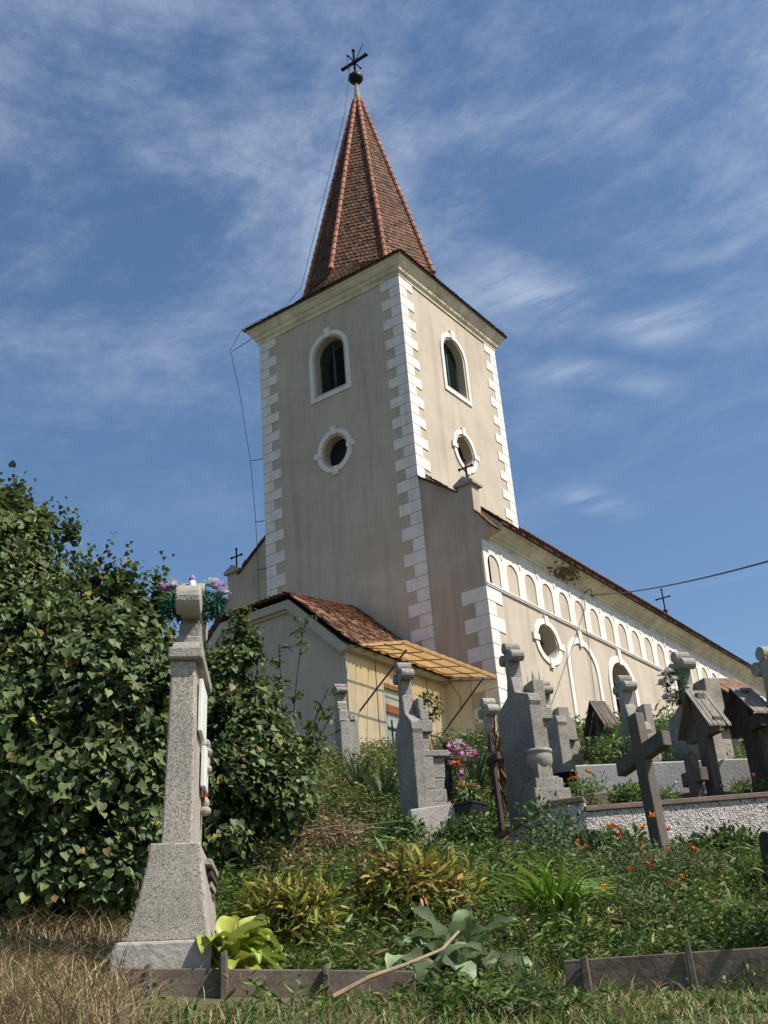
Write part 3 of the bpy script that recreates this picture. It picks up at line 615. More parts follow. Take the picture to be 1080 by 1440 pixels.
# overhead cable from the nave wall
P0 = np.array([NX+.35, 6.3, 12.62]); P1 = np.array([22., 2., 12.6+2.2]); m_ = MB()
P1 = at(1120, 778, 17.0)
m_.tube([tuple(P0+(P1-P0)*t-np.array([0, 0, .14*4*t*(1-t)])) for t in np.linspace(0, 1, 24)], .016, 5)
tag(m_.build('overhead_cable', M['wire']), 'thin dark overhead cable sagging from the nave cornice to the right', 'cable')

# ------------------------------------------------------------------ graves
DIFF = []
def place(px, pyt, D, H):                 # base point of a thing of height H whose top is seen at (px, pyt)
    p = at(px, pyt, D); b = np.array([p[0], p[1], p[2]-H]); DIFF.append((px, pyt, round(b[2]-float(gz(b[0], b[1])), 2))); return b
A36 = rad(36)
def trefoil(m_, z0, h, t, y0=0., arm=None, r=None, sw=None):
    """a cross with rounded three-lobed ends, h tall from z0, t thick along y"""
    arm = arm or h*.42; r = r or h*.155; sw = sw or h*.12; zc = z0+h-arm; y1 = y0+t
    m_.box(-sw, sw, y0, y1, z0, z0+h-r*1.2)
    m_.box(-arm+r*.8, arm-r*.8, y0+.004, y1-.004, zc-sw, zc+sw)
    def drum(x, z, rr, e):
        m_.prism([(x+rr*math.cos(2*math.pi*i/16), z+rr*math.sin(2*math.pi*i/16)) for i in range(16)], lambda a, b: (a, y0-e, b), lambda a, b: (a, y1+e, b))
    k = .010
    for x, z in ((arm-r, zc), (-arm+r, zc), (0, z0+h-r)): drum(x, z, r, k); k += .004
def steps(m_, rows):
    for x, y0, y1, z0, z1 in rows: m_.box(-x, x, y0, y1, z0, z1)

# -- tall headstone right of the pillar, before the annex door
def slab_outline(hw, z0, zs_, ztop, neck, curve=True):
    pts = [(hw, z0), (hw, zs_)]
    if curve: pts += [(hw*1.04, zs_+.05), (hw*.97, zs_+.14), (neck*1.9, zs_+(ztop-zs_)*.55), (neck*1.7, zs_+(ztop-zs_)*.62), (neck, ztop)]
    else: pts += [(hw*.74, zs_+.02), (hw*.74, zs_+.16), (neck*1.7, zs_+.18), (neck*1.7, zs_+.3), (neck, ztop)]
    return pts+[(-x, z) for x, z in pts[::-1]]
def headstone(nm, label, px, pyt, D, H, hw, t, cross, rows=(), a=A36, m='granite2', curve=True, zs_=None, group='gravestones on the slope', tilt=(0, 0), mcross=None):
    b = place(px, pyt, D, H); r = thing(nm, label, 'gravestone', b, -a, group, tilt)
    zc = H-cross; zs_ = zs_ or H*.55
    s = MB(); s.prism(slab_outline(hw, -.35, zs_, zc, cross*.14, curve), lambda x, z: (x, -t/2, z), lambda x, z: (x, t/2, z)); s.build('slab', M[m], r, bevel=.012)
    c = MB(); trefoil(c, zc-.01, cross+.01, t*1.05, -t*.525); c.build('trefoil_cross', M[mcross or m], r, bevel=.008)
    if rows:
        s = MB()
        for k, row in enumerate(rows):
            s = MB(); s.box(-row[0], row[0], row[1], row[2], row[3], row[4], top=row[5] if len(row) > 5 else None); s.build('front_step', M[m], r, bevel=.01)
    return r
hA = headstone('headstone', 'tall grey headstone with stepped lit side and wreath, in front of the annex door', 566, 932, 12.8, 2.02, .29, .13, .40,
    [(.22, .066, .13, 1.40, 1.54), (.25, .066, .165, 1.27, 1.399), (.27, .066, .20, 1.13, 1.269), (.23, .066, .155, .86, 1.129), (.25, .066, .175, .50, .859), (.25, .066, .30, .36, .499), (.27, .066, .33, .18, .359), (.28, .066, .36, -.15, .179)])
p = hA.location
def local(root, x, y, z):
    c, s = math.cos(root.rotation_euler.z), math.sin(root.rotation_euler.z); return np.array([root.location.x+c*x-s*y, root.location.y+s*x+c*y, root.location.z+z])
def planter(loc, rz, label, sc_=1., sz=None):
    sz = sz or sc_
    r = thing('stone_planter', label, 'planter', loc, rz)
    s = MB(); s.box(-.13*sc_, .13*sc_, -.13*sc_, .13*sc_, 0, .12*sz, top=1.25); s.box(-.165*sc_, .165*sc_, -.165*sc_, .165*sc_, .121*sz, .34*sz, top=1.12); s.build('bowl', M['granite2'], r, bevel=.012)
    s = MB(); s.box(-.25*sc_, .25*sc_, -.25*sc_, .25*sc_, .341*sz, .41*sz); s.build('rim', M['granite2'], r, bevel=.01)
    s = MB(); s.box(-.2*sc_, .2*sc_, -.2*sc_, .2*sc_, .409*sz, .42*sz); s.build('soil', M['soil'], r); return r
planter(local(hA, .10, .215, .502), -A36, 'square grey stone planter with broad rim on the stepped headstone base', .62, 1.05)
# low concrete kerb in front of it
def kerb(label, p0, p1, h, t, m='pale_concrete', nm='grave_kerb'):
    p0, p1 = np.array(p0), np.array(p1); d = p1-p0; ln = math.hypot(d[0], d[1]); r = thing(nm, label, 'grave kerb', p0, math.atan2(d[1], d[0]))
    s = MB(); sl_ = d[2]; s.add([(0, 0, -.5), (ln, 0, sl_-.5), (ln, t, sl_-.5), (0, t, -.5), (0, 0, h), (ln, 0, h+sl_), (ln, t, h+sl_), (0, t, h)], [(0, 3, 2, 1), (4, 5, 6, 7), (0, 1, 5, 4), (1, 2, 6, 5), (2, 3, 7, 6), (3, 0, 4, 7)])
    s.build('kerb_block', M[m], r, bevel=.015); return r
q0, q1 = at(577, 1138, 12.3), at(648, 1128, 12.55)
kerb('short pale concrete grave kerb standing at the foot of the stepped headstone', q0-[0, 0, .0], q1-[0, 0, .0], 0, .10, 'concrete')

# -- headstone B with the urn
hB = headstone('headstone', 'tallest dark-backed headstone with round-lobed cross and a stone urn beside it', 717, 905, 13.4, 2.35, .46, .15, .44,
    [(.32, .077, .22, 1.46, 1.80), (.35, .077, .26, 1.32, 1.459), (.30, .077, .19, .66, 1.319), (.34, .077, .24, .45, .659)], zs_=1.45)
ub = at(762, 1099, 13.1)
r = thing('urn_pedestal', 'stepped stone block carrying an urn beside the dark-backed headstone', 'pedestal', (ub[0], ub[1], ub[2]-.5), -A36)
s = MB(); s.box(-.24, .24, -.22, .22, -.2, .38); s.build('block', M['granite2'], r, bevel=.01); s = MB(); s.box(-.19, .19, -.17, .17, .381, .5); s.build('upper_block', M['granite2'], r, bevel=.01)
r = thing('stone_urn', 'rounded pale stone urn on a stepped block beside the dark-backed headstone', 'urn', ub+[0, 0, .0], 0)
s = MB(); s.lathe([(a_*.68, b_*.70) for a_, b_ in [(.15, 0), (.15, .03), (.09, .06), (.07, .10), (.11, .14), (.19, .22), (.225, .32), (.225, .40), (.215, .44), (.235, .45), (.235, .50), (.19, .50), (.17, .42), (.02, .40)]], 24); s.build('bowl', M['stone'], r, smooth=True)

# -- smaller stones behind
headstone('headstone', 'narrow small headstone with square-lobed cross standing at the annex corner', 478, 962, 18.5, 1.75, .17, .17, .30,
    [(.12, .087, .24, .2, 1.1), (.14, .087, .20, 1.1, 1.2)], curve=False, m='granite2', zs_=1.1)
headstone('headstone', 'pale headstone with trefoil cross below the canopy, behind the flowers', 685, 982, 17.2, 2.1, .30, .16, .50, [(.2, .082, .2, .8, 1.5)], m='granite', zs_=1.1)
hC = headstone('headstone', 'headstone with small cross and three lit shoulders behind the stone urn', 762, 958, 15.8, 1.95, .42, .15, .36,
    [(.24, .077, .30, 1.05, 1.36), (.22, .077, .24, 1.36, 1.52), (.18, .077, .36, .5, 1.049), (.25, .077, .6, -.2, .20)], zs_=1.2, m='stone')
planter(local(hC, .15, .46, .21), -A36, 'square stone planter on a block behind the urn', 1.05)
headstone('headstone', 'shaded headstone with trefoil cross seen against the arched church window', 876, 950, 15.6, 1.75, .36, .16, .42, [(.26, .082, .2, .7, 1.28), (.2, .082, .26, .3, .7)], zs_=.85, m='stone')
hD = headstone('headstone', 'broad shaded headstone whose cross carries a white and green wreath', 955, 917, 14.6, 2.05, .43, .16, .45, [(.30, .082, .30, 1.2, 1.62), (.36, .082, .4, .95, 1.199), (.3, .082, .3, -.2, .949)], zs_=1.1, m='stone')
headstone('headstone', 'large headstone cut by the right edge of the view, dark relief on its back', 1077, 910, 13.7, 2.12, .50, .18, .54, [(.3, .095, .25, .6, 1.4)], zs_=1.1, m='stone')
o = COL.objects[-1].parent
s = MB(); s.prism([(-.02, .5), (.36, .5), (.36, 1.0), (.17, 1.17), (-.02, 1.0)], lambda x, z: (x, -.12, z), lambda x, z: (x, -.088, z)); s.build('dark_relief', M['wood_dark'], o)

# -- wooden crosses
def wooden_cross(label, px, pyt, D, H, w_, t, arm, za, m='wood_grey', a=A36, tilt=(0, 0), round_top=False, roof=None, group='wooden grave crosses', nm='wooden_cross', aw=None):
    b = place(px, pyt, D, H); r = thing(nm, label, 'grave cross', b, -a, group, tilt); hw = w_/2; aw = (aw or w_)/2
    if round_top: ol = [(hw, -.4), (hw, H-hw*1.0), (hw*.8, H-hw*.35), (hw*.4, H-.01), (-hw*.4, H), (-hw*.85, H-hw*.4), (-hw, H-hw), (-hw, -.4)]
    else: ol = [(hw, -.4), (hw*.96, H*.6), (hw, H-.01), (-hw*.9, H), (-hw, H*.5), (-hw, -.4)]
    s = MB(); s.prism(ol, lambda x, z: (x, -t/2, z), lambda x, z: (x, t/2, z)); s.build('post', M[m], r, bevel=.010)
    s = MB(); s.prism([(-arm, za-aw*.95), (arm, za-aw), (arm*1.01, za+aw*.9), (-arm*.98, za+aw)], lambda x, z: (x, -t*.47, z), lambda x, z: (x, t*.56, z)); s.build('crossbar', M[m], r, bevel=.010)
    if roof:
        rw, rh, dep, mr, ml = roof
        for sx, mm in ((1, mr), (-1, ml)):
            s = MB(); n = 5
            for i in range(n):
                y0 = -dep/2+dep*i/n; e = random.random()*.03; x1 = rw+e
                s.add([(0, y0+.004, H+.045), (sx*x1, y0+.004, H-rh+.02), (sx*x1, y0+dep/n-.004, H-rh+.02), (0, y0+dep/n-.004, H+.045),
                       (0, y0+.004, H+.02), (sx*x1, y0+.004, H-rh-.005), (sx*x1, y0+dep/n-.004, H-rh-.005), (0, y0+dep/n-.004, H+.02)],
                      [(0, 1, 2, 3), (4, 7, 6, 5), (0, 4, 5, 1), (1, 5, 6, 2), (2, 6, 7, 3), (3, 7, 4, 0)])
            s.build('roof_boards', M[mm], r)
    return r
wooden_cross('big weathered wooden cross leaning left in front of the pebbledash wall', 897, 994, 10.4, 1.62, .165, .09, .40, 1.24, 'wood_grey', a=rad(33), tilt=(rad(-3), rad(-7)), round_top=False, aw=.15)
wooden_cross('slim wooden cross under a steep two-board roof before the blind arch', 840, 990, 15.2, 1.15, .10, .10, .22, .72, 'wood_dark', roof=(.28, .36, .24, 'wood_grey', 'wood_dark'))
wooden_cross('low dark wooden cross standing beside the steep-roofed slim cross', 825, 1022, 15.6, .85, .10, .09, .16, .48, 'wood_dark')
wooden_cross('wooden cross with silvery slatted roof sliding down to the right', 979, 976, 13.75, 1.32, .19, .11, .32, .88, 'wood_grey', roof=(.33, .47, .30, 'wood_pale', 'coping'))
wooden_cross('dark wooden cross under a peaked roof with a pale right-hand board', 1042, 972, 13.8, 1.15, .18, .10, .30, .74, 'wood_dark', roof=(.34, .36, .3, 'wood_pale', 'wood_dark'))
wooden_cross('wooden cross behind with a broad rust-coloured mossy tiled roof', 1013, 958, 15.8, 1.35, .13, .12, .26, .86, 'wood_dark', roof=(.48, .34, .5, 'rust', 'wood_grey'))
wooden_cross('small stubby round-topped wooden cross in the flower plot', 970, 1060, 13.65, .55, .16, .10, .2, .28, 'wood_grey', round_top=True)
wooden_cross('dark wooden grave post cut off by the right edge, low on the slope', 1085, 1168, 9.2, .7, .16, .16, .12, .38, 'wood_dark', round_top=True)
wooden_cross('thin new brown wooden cross leaning beside the pink flower bouquet', 620, 1014, 13.3, 1.35, .05, .03, .17, .92, 'wood_new', a=rad(36), tilt=(rad(4), rad(-11)), aw=.13)
wooden_cross('dark red wooden cross hung with a dried brown wreath', 691, 1030, 13.0, 1.25, .07, .05, .16, .95, 'wood_dark', tilt=(0, rad(-2)), aw=.09)

# -- pebbledash plot wall with brown coping
a0 = at(773, 1126, 12.45); a1 = at(822, 1134, 12.4); a2 = at(1150, 1108, 13.5)
def wall_run(r, p0, p1, zt0, zt1, zb, t=.16, cap=True, m='pebble'):
    p0, p1 = np.array(p0[:2])-np.array(r.location[:2]), np.array(p1[:2])-np.array(r.location[:2]); d = (p1-p0)/np.linalg.norm(p1-p0); nrm = np.array([-d[1], d[0]])*t; z_ = r.location.z
    vs = []
    for z0_, z1_ in ((zb-z_, zb-z_), (zt0-z_, zt1-z_)): vs += [(*p0, z0_), (*p1, z1_), (*(p1+nrm), z1_), (*(p0+nrm), z0_)]
    s = MB(); s.add(vs, [(0, 3, 2, 1), (4, 5, 6, 7), (0, 1, 5, 4), (1, 2, 6, 5), (2, 3, 7, 6), (3, 0, 4, 7)]); s.build('wall_panel', M[m], r)
    if cap:
        o = np.array([-nrm[0], -nrm[1]])/t*.03; q0_, q1_ = p0+o-d*.005, p1+o+d*.005; n2 = nrm/t*(t+.06); vs = []
        for e in (.002, .06): vs += [(*q0_, zt0-z_+e), (*q1_, zt1-z_+e), (*(q1_+n2), zt1-z_+e), (*(q0_+n2), zt0-z_+e)]
        s = MB(); s.add(vs, [(0, 3, 2, 1), (4, 5, 6, 7), (0, 1, 5, 4), (1, 2, 6, 5), (2, 3, 7, 6), (3, 0, 4, 7)]); s.build('coping', M['coping'], r, bevel=.01)
pw = thing('plot_wall', 'low grey pebbledash wall with brown coping round the grave plot', 'wall', (a1[0], a1[1], 1.3))
wall_run(pw, a0, a1, a0[2]-.06, a0[2]-.06, .6); wall_run(pw, a1, a2, a1[2]-.06+.0, a2[2]-.06, .6)
b0 = at(690, 1182, 13.05); wall_run(pw, b0, a0, b0[2]-.05, a0[2]-.06, .6)
# soil held behind the wall
def zsoil(px, D): q = (px-780)/370; return (a1[2]-.10)*(1-q)+(a2[2]-.12)*q+(D-12.4-1.1*q)*.33
def soil(nm, D0, D1, f):
    s = MB(); n = 16; vs = []
    for i in range(n+1):
        px = 782+(1150-782)*i/n
        for D in ((D0+1.1*i/n if D0 < 13 else D0), (D0+D1)/2+.4*i/n*(D0 < 13), D1): p = at(px, 1100, D); vs.append((p[0], p[1], f(px, D)+.02*math.sin(px*.7+D*9)))
    s.add(vs, [(3*i+k, 3*i+3+k, 3*i+4+k, 3*i+1+k) for i in range(n) for k in range(2)]); tag(s.build(nm, M['soil'], smooth=True), kind='structure')
soil('plot_soil', 12.45, 14.25, zsoil); soil('plot_soil', 14.28, 16.3, lambda px, D: zsoil(px, 14.2)+.28+(D-14.28)*.14)
# pale kerbs further back
k0, k1 = at(808, 1076, 14.15), at(1130, 1063, 14.3); kerb('long pale concrete kerb running behind the big leaning wooden cross', k0, k1, 0, .14)
k0, k1 = at(1020, 1042, 16.6), at(1110, 1038, 16.4); kerb('short concrete kerb behind the roofed crosses at the right', k0, k1, 0, .14, 'concrete')

# ------------------------------------------------------------------ the foreground pillar
AP = rad(50)
pb = at(241, 1335, 6.5); pz = pb[2]
pil = thing('grave_pillar', 'tall narrow speckled stone grave pillar with flared foot, nearest to the viewer', 'gravestone', pb, -AP, None, (-rad(1.9), 0))
k = 6.5/FPX*1.02
def side(nm, prof, hw, m='granite', bev=.01, hwtop=None):     # profile in (y,z), extruded across x
    s = MB(); s.prism(prof, lambda y, z: (-hw, y, z), lambda y, z: (hw, y, z)); return s.build(nm, M[m], pil, bevel=bev)
side('plinth', [(-.245, -.45), (.25, -.45), (.245, .0), (-.215, .0), (-.24, -.05)], .50, 'concrete', .015)
side('foot', [(-.185, .001), (.225, .001), (.21, .10), (.195, .25), (.178, .38), (.170, .475), (-.085, .475), (-.092, .39), (-.125, .22)], .43)
side('shaft', [(-.040, .476), (.118, .476), (.114, .95), (.108, 1.48), (-.024, 1.48), (-.032, .95)], .32)
s = MB(); s.box(-.36, .36, -.042, .15, 1.481, 1.55); s.box(-.34, .34, -.028, .13, 1.551, 1.595, top=.9); s.build('cap_slab', M['stone'], pil, bevel=.012)
s = MB(); s.box(-.10, .10, -.012, .115, 1.596, 1.78); s.box(-.17, .17, -.02, .12, 1.62, 1.68); s.build('neck', M['stone'], pil, bevel=.01)
s = MB(); zc = 1.87
for x, z, e in ((-.24, zc, .010), (.24, zc, .013), (0, zc+.11, .016)):
    s.prism([(x+.085*math.cos(2*math.pi*i/18), z+.085*math.sin(2*math.pi*i/18)) for i in range(18)], lambda a, b: (a, -.005-e, b), lambda a, b: (a, .11+e, b))
s.box(-.24, .24, 0, .108, zc-.06, zc+.06); s.box(-.07, .07, .003, .105, 1.75, zc+.12); s.build('cross', M['stone'], pil, bevel=.01)
s = MB(); s.box(-.17, .17, .1165, .140, 1.12, 1.42); s.build('name_plate', M['white_plaque'], pil, bevel=.005)
s = MB(); s.box(-.26, -.05, .122, .150, .86, 1.09); s.build('name_plate', M['white_plaque'], pil, bevel=.005)
for i, (z, y) in enumerate(((1.05, .13), (1.15, .13), (.81, .13))):
    s = MB(); s.ball((-.27, y, z), .03, 1.2, 6); s.ball((-.2, y+.012, z-.06), .035, .8, 6); s.build('stone_ornament', M['stone'], pil)
s = MB(); s.add([(-.318, .128, .77), (-.12, .128, .87), (-.318, .128, .87), (-.318, .136, .77), (-.12, .136, .87), (-.318, .136, .87)], [(0, 1, 2), (5, 4, 3), (0, 3, 4, 1), (1, 4, 5, 2), (2, 5, 3, 0)]); s.build('red_ribbon', M['red_cloth'], pil)
for i in range(4):
    s = MB(); s.box(-.34, .16-.10*i, .168+.004*i, .196+.006*(3-i), .40-.045*i, .432-.045*i); s.build('stepped_ornament', M['wood_dark' if i % 2 else 'stone'], pil, bevel=.004)
# plank edging of the front bed and a concrete strip before it
def plank(label, p0, p1, h, t=.035, sink=.25, stakes=(), m='plank', group='weathered planks edging the flower bed'):
    p0, p1 = np.array(p0), np.array(p1); d = p1-p0; ln = math.hypot(d[0], d[1]); r = thing('edging_plank', label, 'plank', p0, math.atan2(d[1], d[0]), group); dz = d[2]
    s = MB(); s.add([(0, 0, -sink), (ln, 0, dz-sink), (ln, t, dz-sink), (0, t, -sink), (0, 0, h), (ln, 0, h+dz), (ln, t, h+dz), (0, t, h)], [(0, 3, 2, 1), (4, 5, 6, 7), (0, 1, 5, 4), (1, 2, 6, 5), (2, 3, 7, 6), (3, 0, 4, 7)]); s.build('board', M[m], r, bevel=.006)
    for q, top, wd in stakes:
        s = MB(); x = ln*q; z = dz*q; s.add([(x, -.055, z-sink), (x+wd, -.055, z-sink), (x+wd, -.005, z-sink), (x, -.005, z-sink), (x+.005, -.055, z+top), (x+wd-.01, -.055, z+top+.015), (x+wd-.01, -.005, z+top+.015), (x, -.005, z+top)], [(0, 3, 2, 1), (4, 5, 6, 7), (0, 1, 5, 4), (1, 2, 6, 5), (2, 3, 7, 6), (3, 0, 4, 7)]); s.build('stake', M['wood_grey'], r, bevel=.006)
    return r
plank('dark weathered plank with short stakes edging the bed below the pillar', at(176, 1388, 5.98), at(585, 1392, 5.85), .085, stakes=((.07, .09, .04), (.33, .15, .045), (.68, .095, .04)))
plank('grey board edging the bed at the lower right, half in shade', at(795, 1376, 6.25), at(1110, 1356, 6.2), .085, .04, stakes=((.08, .085, .05), (.56, .13, .04)), m='plank')
c0, c1 = at(158, 1421, 5.72), at(420, 1421, 5.62)
r = kerb('flat pale concrete strip lying in front of the stake-held plank', c0, c1, .02, .12, 'concrete', 'concrete_strip')

# ------------------------------------------------------------------ plants
def rots(axis, nrm):                       # frames whose y runs along the leaf and z along its upper side
    y = axis/np.linalg.norm(axis, axis=1, keepdims=True); x = np.cross(y, nrm); x /= np.linalg.norm(x, axis=1, keepdims=True)+1e-9
    return np.stack([x, y, np.cross(x, y)], -1)
def scatter(T, pos, R, S):
    V, Fc = T; V = np.asarray(V, float); Fc = np.asarray(Fc)
    P = np.einsum('nij,nkj->nki', R, V[None]*S[:, None, None])+pos[:, None]
    return P.reshape(-1, 3), (Fc[None]+(np.arange(len(pos))*len(V))[:, None, None]).reshape(-1, 3), len(Fc)
HEART = ([(0, 0, 0), (.30, -.10, .05), (.48, .16, .10), (.40, .52, .08), (.17, .83, .02), (0, 1.06, -.10), (-.17, .83, .02), (-.40, .52, .08), (-.48, .16, .10), (-.30, -.10, .05), (0, .5, 0)],
         [(10, 0, 1), (10, 1, 2), (10, 2, 3), (10, 3, 4), (10, 4, 5), (10, 5, 6), (10, 6, 7), (10, 7, 8), (10, 8, 9), (10, 9, 0)])
OVAL = ([(0, 0, 0), (.22, .3, .06), (.2, .65, .05), (0, 1, -.12), (-.2, .65, .05), (-.22, .3, .06), (0, .5, 0)], [(6, 0, 1), (6, 1, 2), (6, 2, 3), (6, 3, 4), (6, 4, 5), (6, 5, 0)])
LANCE = ([(0, 0, 0), (.10, .3, .04), (.085, .65, .0), (0, 1, -.18), (-.085, .65, .0), (-.10, .3, .04), (0, .45, 0)], [(6, 0, 1), (6, 1, 2), (6, 2, 3), (6, 3, 4), (6, 4, 5), (6, 5, 0)])
PETAL = ([(0, 0, 0), (.3, .5, .08), (.25, .9, .05), (0, 1, 0), (-.25, .9, .05), (-.3, .5, .08)], [(0, 1, 2), (0, 2, 3), (0, 3, 4), (0, 4, 5)])
def palette(n, cols, wts, var=.3):
    cols = np.array(cols); k = rng.choice(len(cols), n, p=np.array(wts)/sum(wts)); return cols[k]*(1-var+2*var*rng.random((n, 1)))*(1+.12*(rng.random((n, 3))-.5))
def unit(n): v = rng.normal(size=(n, 3)); return v/np.linalg.norm(v, axis=1, keepdims=True)
def leafmass(blobs, n, size, T=HEART, cols=((.05, .08, .03),), wts=(1,), droop=.9, var=.4, fill=.42, stretch=1.1, up=.5, gaps=0.):
    B = np.array([(*b[0], b[1]) for b in blobs]); wt = B[:, 3]**2; k = rng.choice(len(B), n, p=wt/wt.sum()); d = unit(n)
    r = B[k, 3]*(1-fill*rng.random(n)**1.5+.16*rng.normal(size=n)*rng.random(n)); pos = B[k, :3]+d*r[:, None]*[1, 1, stretch]
    if gaps:
        g_ = sum(np.sin(pos@np.array(v)+o_) for v, o_ in (((7.1, 3.3, 5.2), 0), ((-4.2, 8.3, 6.1), 1), ((5.5, -6.4, 8.7), 2), ((11., 9., -7.), 3)))/4; kk = g_ > -.62+gaps*(.3+.7*rng.random(n)); pos, d = pos[kk], d[kk]; n = len(pos)
    ax = d*.7+rng.normal(size=(n, 3))*.55+[0, 0, -droop]; nm = d*.9+rng.normal(size=(n, 3))*.35+[0, 0, up]
    S = size*(.45+.95*rng.random(n)); P, Fc, m = scatter(T, pos, rots(ax, nm), S)
    return P, Fc, np.repeat(palette(n, cols, wts, var), m, 0)
def join(parts):
    Vs, Fs, Cs, n = [], [], [], 0
    for P, Fc, C in parts: Vs.append(P); Fs.append(Fc+n); Cs.append(C); n += len(P)
    return np.concatenate(Vs), np.concatenate(Fs), np.concatenate(Cs)
def blades(pos, Ln, az, lean, wd, cols, droop=.5, nseg=4):
    n = len(pos); t = np.linspace(0, 1, nseg+1); d = np.stack([np.cos(az), np.sin(az), 0*az], -1); s_ = np.stack([-np.sin(az), np.cos(az), 0*az], -1)
    c = pos[:, None]+d[:, None]*(Ln*lean)[:, None, None]*(.25*t+.75*t**2)[None, :, None]+np.array([0, 0, 1.])*(Ln[:, None]*(t[None]-np.asarray(droop).reshape(-1, 1)*t[None]**2.2))[..., None]
    wv = wd[:, None]*np.minimum(1, (1.04-t)**.75*1.1)[None]*np.minimum(1, .55+t*3)[None]; tw = s_[:, None]*wv[..., None]*.5+np.array([0, 0, .25])*wv[..., None]*.5
    V = np.stack([c-tw, c+tw], 2).reshape(-1, 3); b = (np.arange(n)*(2*(nseg+1)))[:, None]; Q = []
    for i in range(nseg): Q += [np.stack([b[:, 0]+2*i, b[:, 0]+2*i+1, b[:, 0]+2*i+3], -1), np.stack([b[:, 0]+2*i, b[:, 0]+2*i+3, b[:, 0]+2*i+2], -1)]
    return V, np.stack(Q, 1).reshape(-1, 3), np.repeat(cols, 2*nseg, 0)
def broad(base, az, Ln, Wd, rise, arch, col, wavy=0., rows=8, shape=(.0, 1.)):
    """one broad leaf: petiole, then a blade arching outwards"""
    V = []; Fc = []; d = np.array([math.cos(az), math.sin(az), 0]); s_ = np.array([-math.sin(az), math.cos(az), 0]); p = np.array(base, float); e = rise; ph = random.random()*6
    for i in range(rows+1):
        t = i/rows; hw = Wd*(math.sin(math.pi*min(1, .08+.92*t)**.75))**.8 if 0 < i < rows else Wd*.05
        dirn = d*math.cos(e)+np.array([0, 0, math.sin(e)]); up = -d*math.sin(e)+np.array([0, 0, math.cos(e)])
        for j, q in enumerate((-1, -.5, 0, .5, 1)):
            V.append(p+s_*hw*q+up*(abs(q)*hw*.35+wavy*Wd*math.sin(t*11+q*2+ph)*abs(q)-(.012 if j in (1, 3) else 0)))
        p = p+dirn*Ln/rows; e -= arch/rows
    for i in range(rows):
        for j in range(4): a = i*5+j; Fc += [(a, a+1, a+6), (a, a+6, a+5)]
    cc = np.array(col)*(.92+.16*np.random.RandomState(int(ph*1e5)).rand(len(Fc), 1)); return np.array(V), np.array(Fc), cc

GREEN = [(.075, .125, .032), (.11, .16, .042), (.05, .09, .028), (.16, .18, .05)]
LIL = [(.085, .122, .046), (.055, .088, .034), (.125, .155, .065), (.26, .20, .05), (.14, .10, .045), (.16, .19, .06)]; LW = [5, 3, 3, .25, .25, .8]
def shrub(nm, label, cat, blobs, n, size, base, stems=5, T=HEART, cols=LIL, wts=LW, group=None, mat_='leaf', sr=.03, shoots=0, **kw):
    bl = [(at(px, py, D), r) for px, py, D, r in blobs]; g = np.array([*base[:2], float(gz(base[0], base[1]))])
    r = thing(nm, label, cat, g, 0, group); off = g
    P, Fc, C = leafmass([(c-off, q) for c, q in bl], n, size, T, cols, wts, **kw)
    if shoots:                              # upright leafy twigs breaking the outline
        ps = [(P, Fc, C)]; zmax = max(c[2] for c, q in bl)
        for i in range(shoots):
            c, q = bl[random.randrange(len(bl))]; a = random.random()*6.28; e = random.random()**.5*.8; st = c-off+q*np.array([math.cos(a)*e, math.sin(a)*e, math.sqrt(1-e*e)*.8]); ln = .12+.26*random.random(); d_ = np.array([math.cos(a)*e*.5, math.sin(a)*e*.5, 1.]); k_ = int(14+ln*30)
            t = rng.random(k_); pos = st+d_*(t*ln)[:, None]+rng.normal(size=(k_, 3))*[.03, .03, .01]; o_ = unit(k_)*[1, 1, .2]
            P2, F2, m2 = scatter(T, pos, rots(o_+[0, 0, -.5], o_*.6+rng.normal(size=(k_, 3))*.3+[0, 0, .6]), size*(1.05-.5*t)*(.7+.5*rng.random(k_))); ps.append((P2, F2, np.repeat(palette(k_, cols, wts, .35), m2, 0)))
        P, Fc, C = join(ps)
    npmesh('foliage', P, Fc, M[mat_], r, C)
    for i in range(stems):
        c, q = bl[random.randrange(len(bl))]; e = c-off; b0_ = np.array([random.gauss(0, .12), random.gauss(0, .12), -.15]); mid = e*.45+np.array([random.gauss(0, .1), random.gauss(0, .1), .1])
        m_ = MB(); m_.tube([b0_, b0_*.5+mid*.5, mid, mid*.4+e*.6, e+np.array([0, 0, q*.5])], sr, 6, sr*.25); m_.build('stem', M['bark'], r)
    return r
SL = 'lilac shrubs beside the grave pillar'
shrub('lilac_shrub', 'tallest heart-leaved lilac shrub, rising at the left edge of the view', 'shrub',
      [(-60, 812, 9, 0.75), (-30, 1200, 8.5, .5), (40, 1240, 8.3, .3), (10, 787, 9, 0.42), (30, 742, 9, 0.22), (45, 720, 9, 0.1), (-8, 720, 9, 0.18), (-20, 902, 8.8, 0.7), (30, 922, 8.6, 0.48), (-10, 980, 8.5, 0.7), (20, 1090, 8.4, 0.55), (50, 852, 9, 0.33), (72, 822, 9, 0.16), (92, 804, 9, 0.08), (12, 707, 9, 0.06), (60, 752, 9, 0.07), (74, 787, 9, 0.07), (100, 765, 9, 0.06)],
      21000, .058, at(-10, 1300, 8.6), 9, group=SL, gaps=.55, shoots=70)
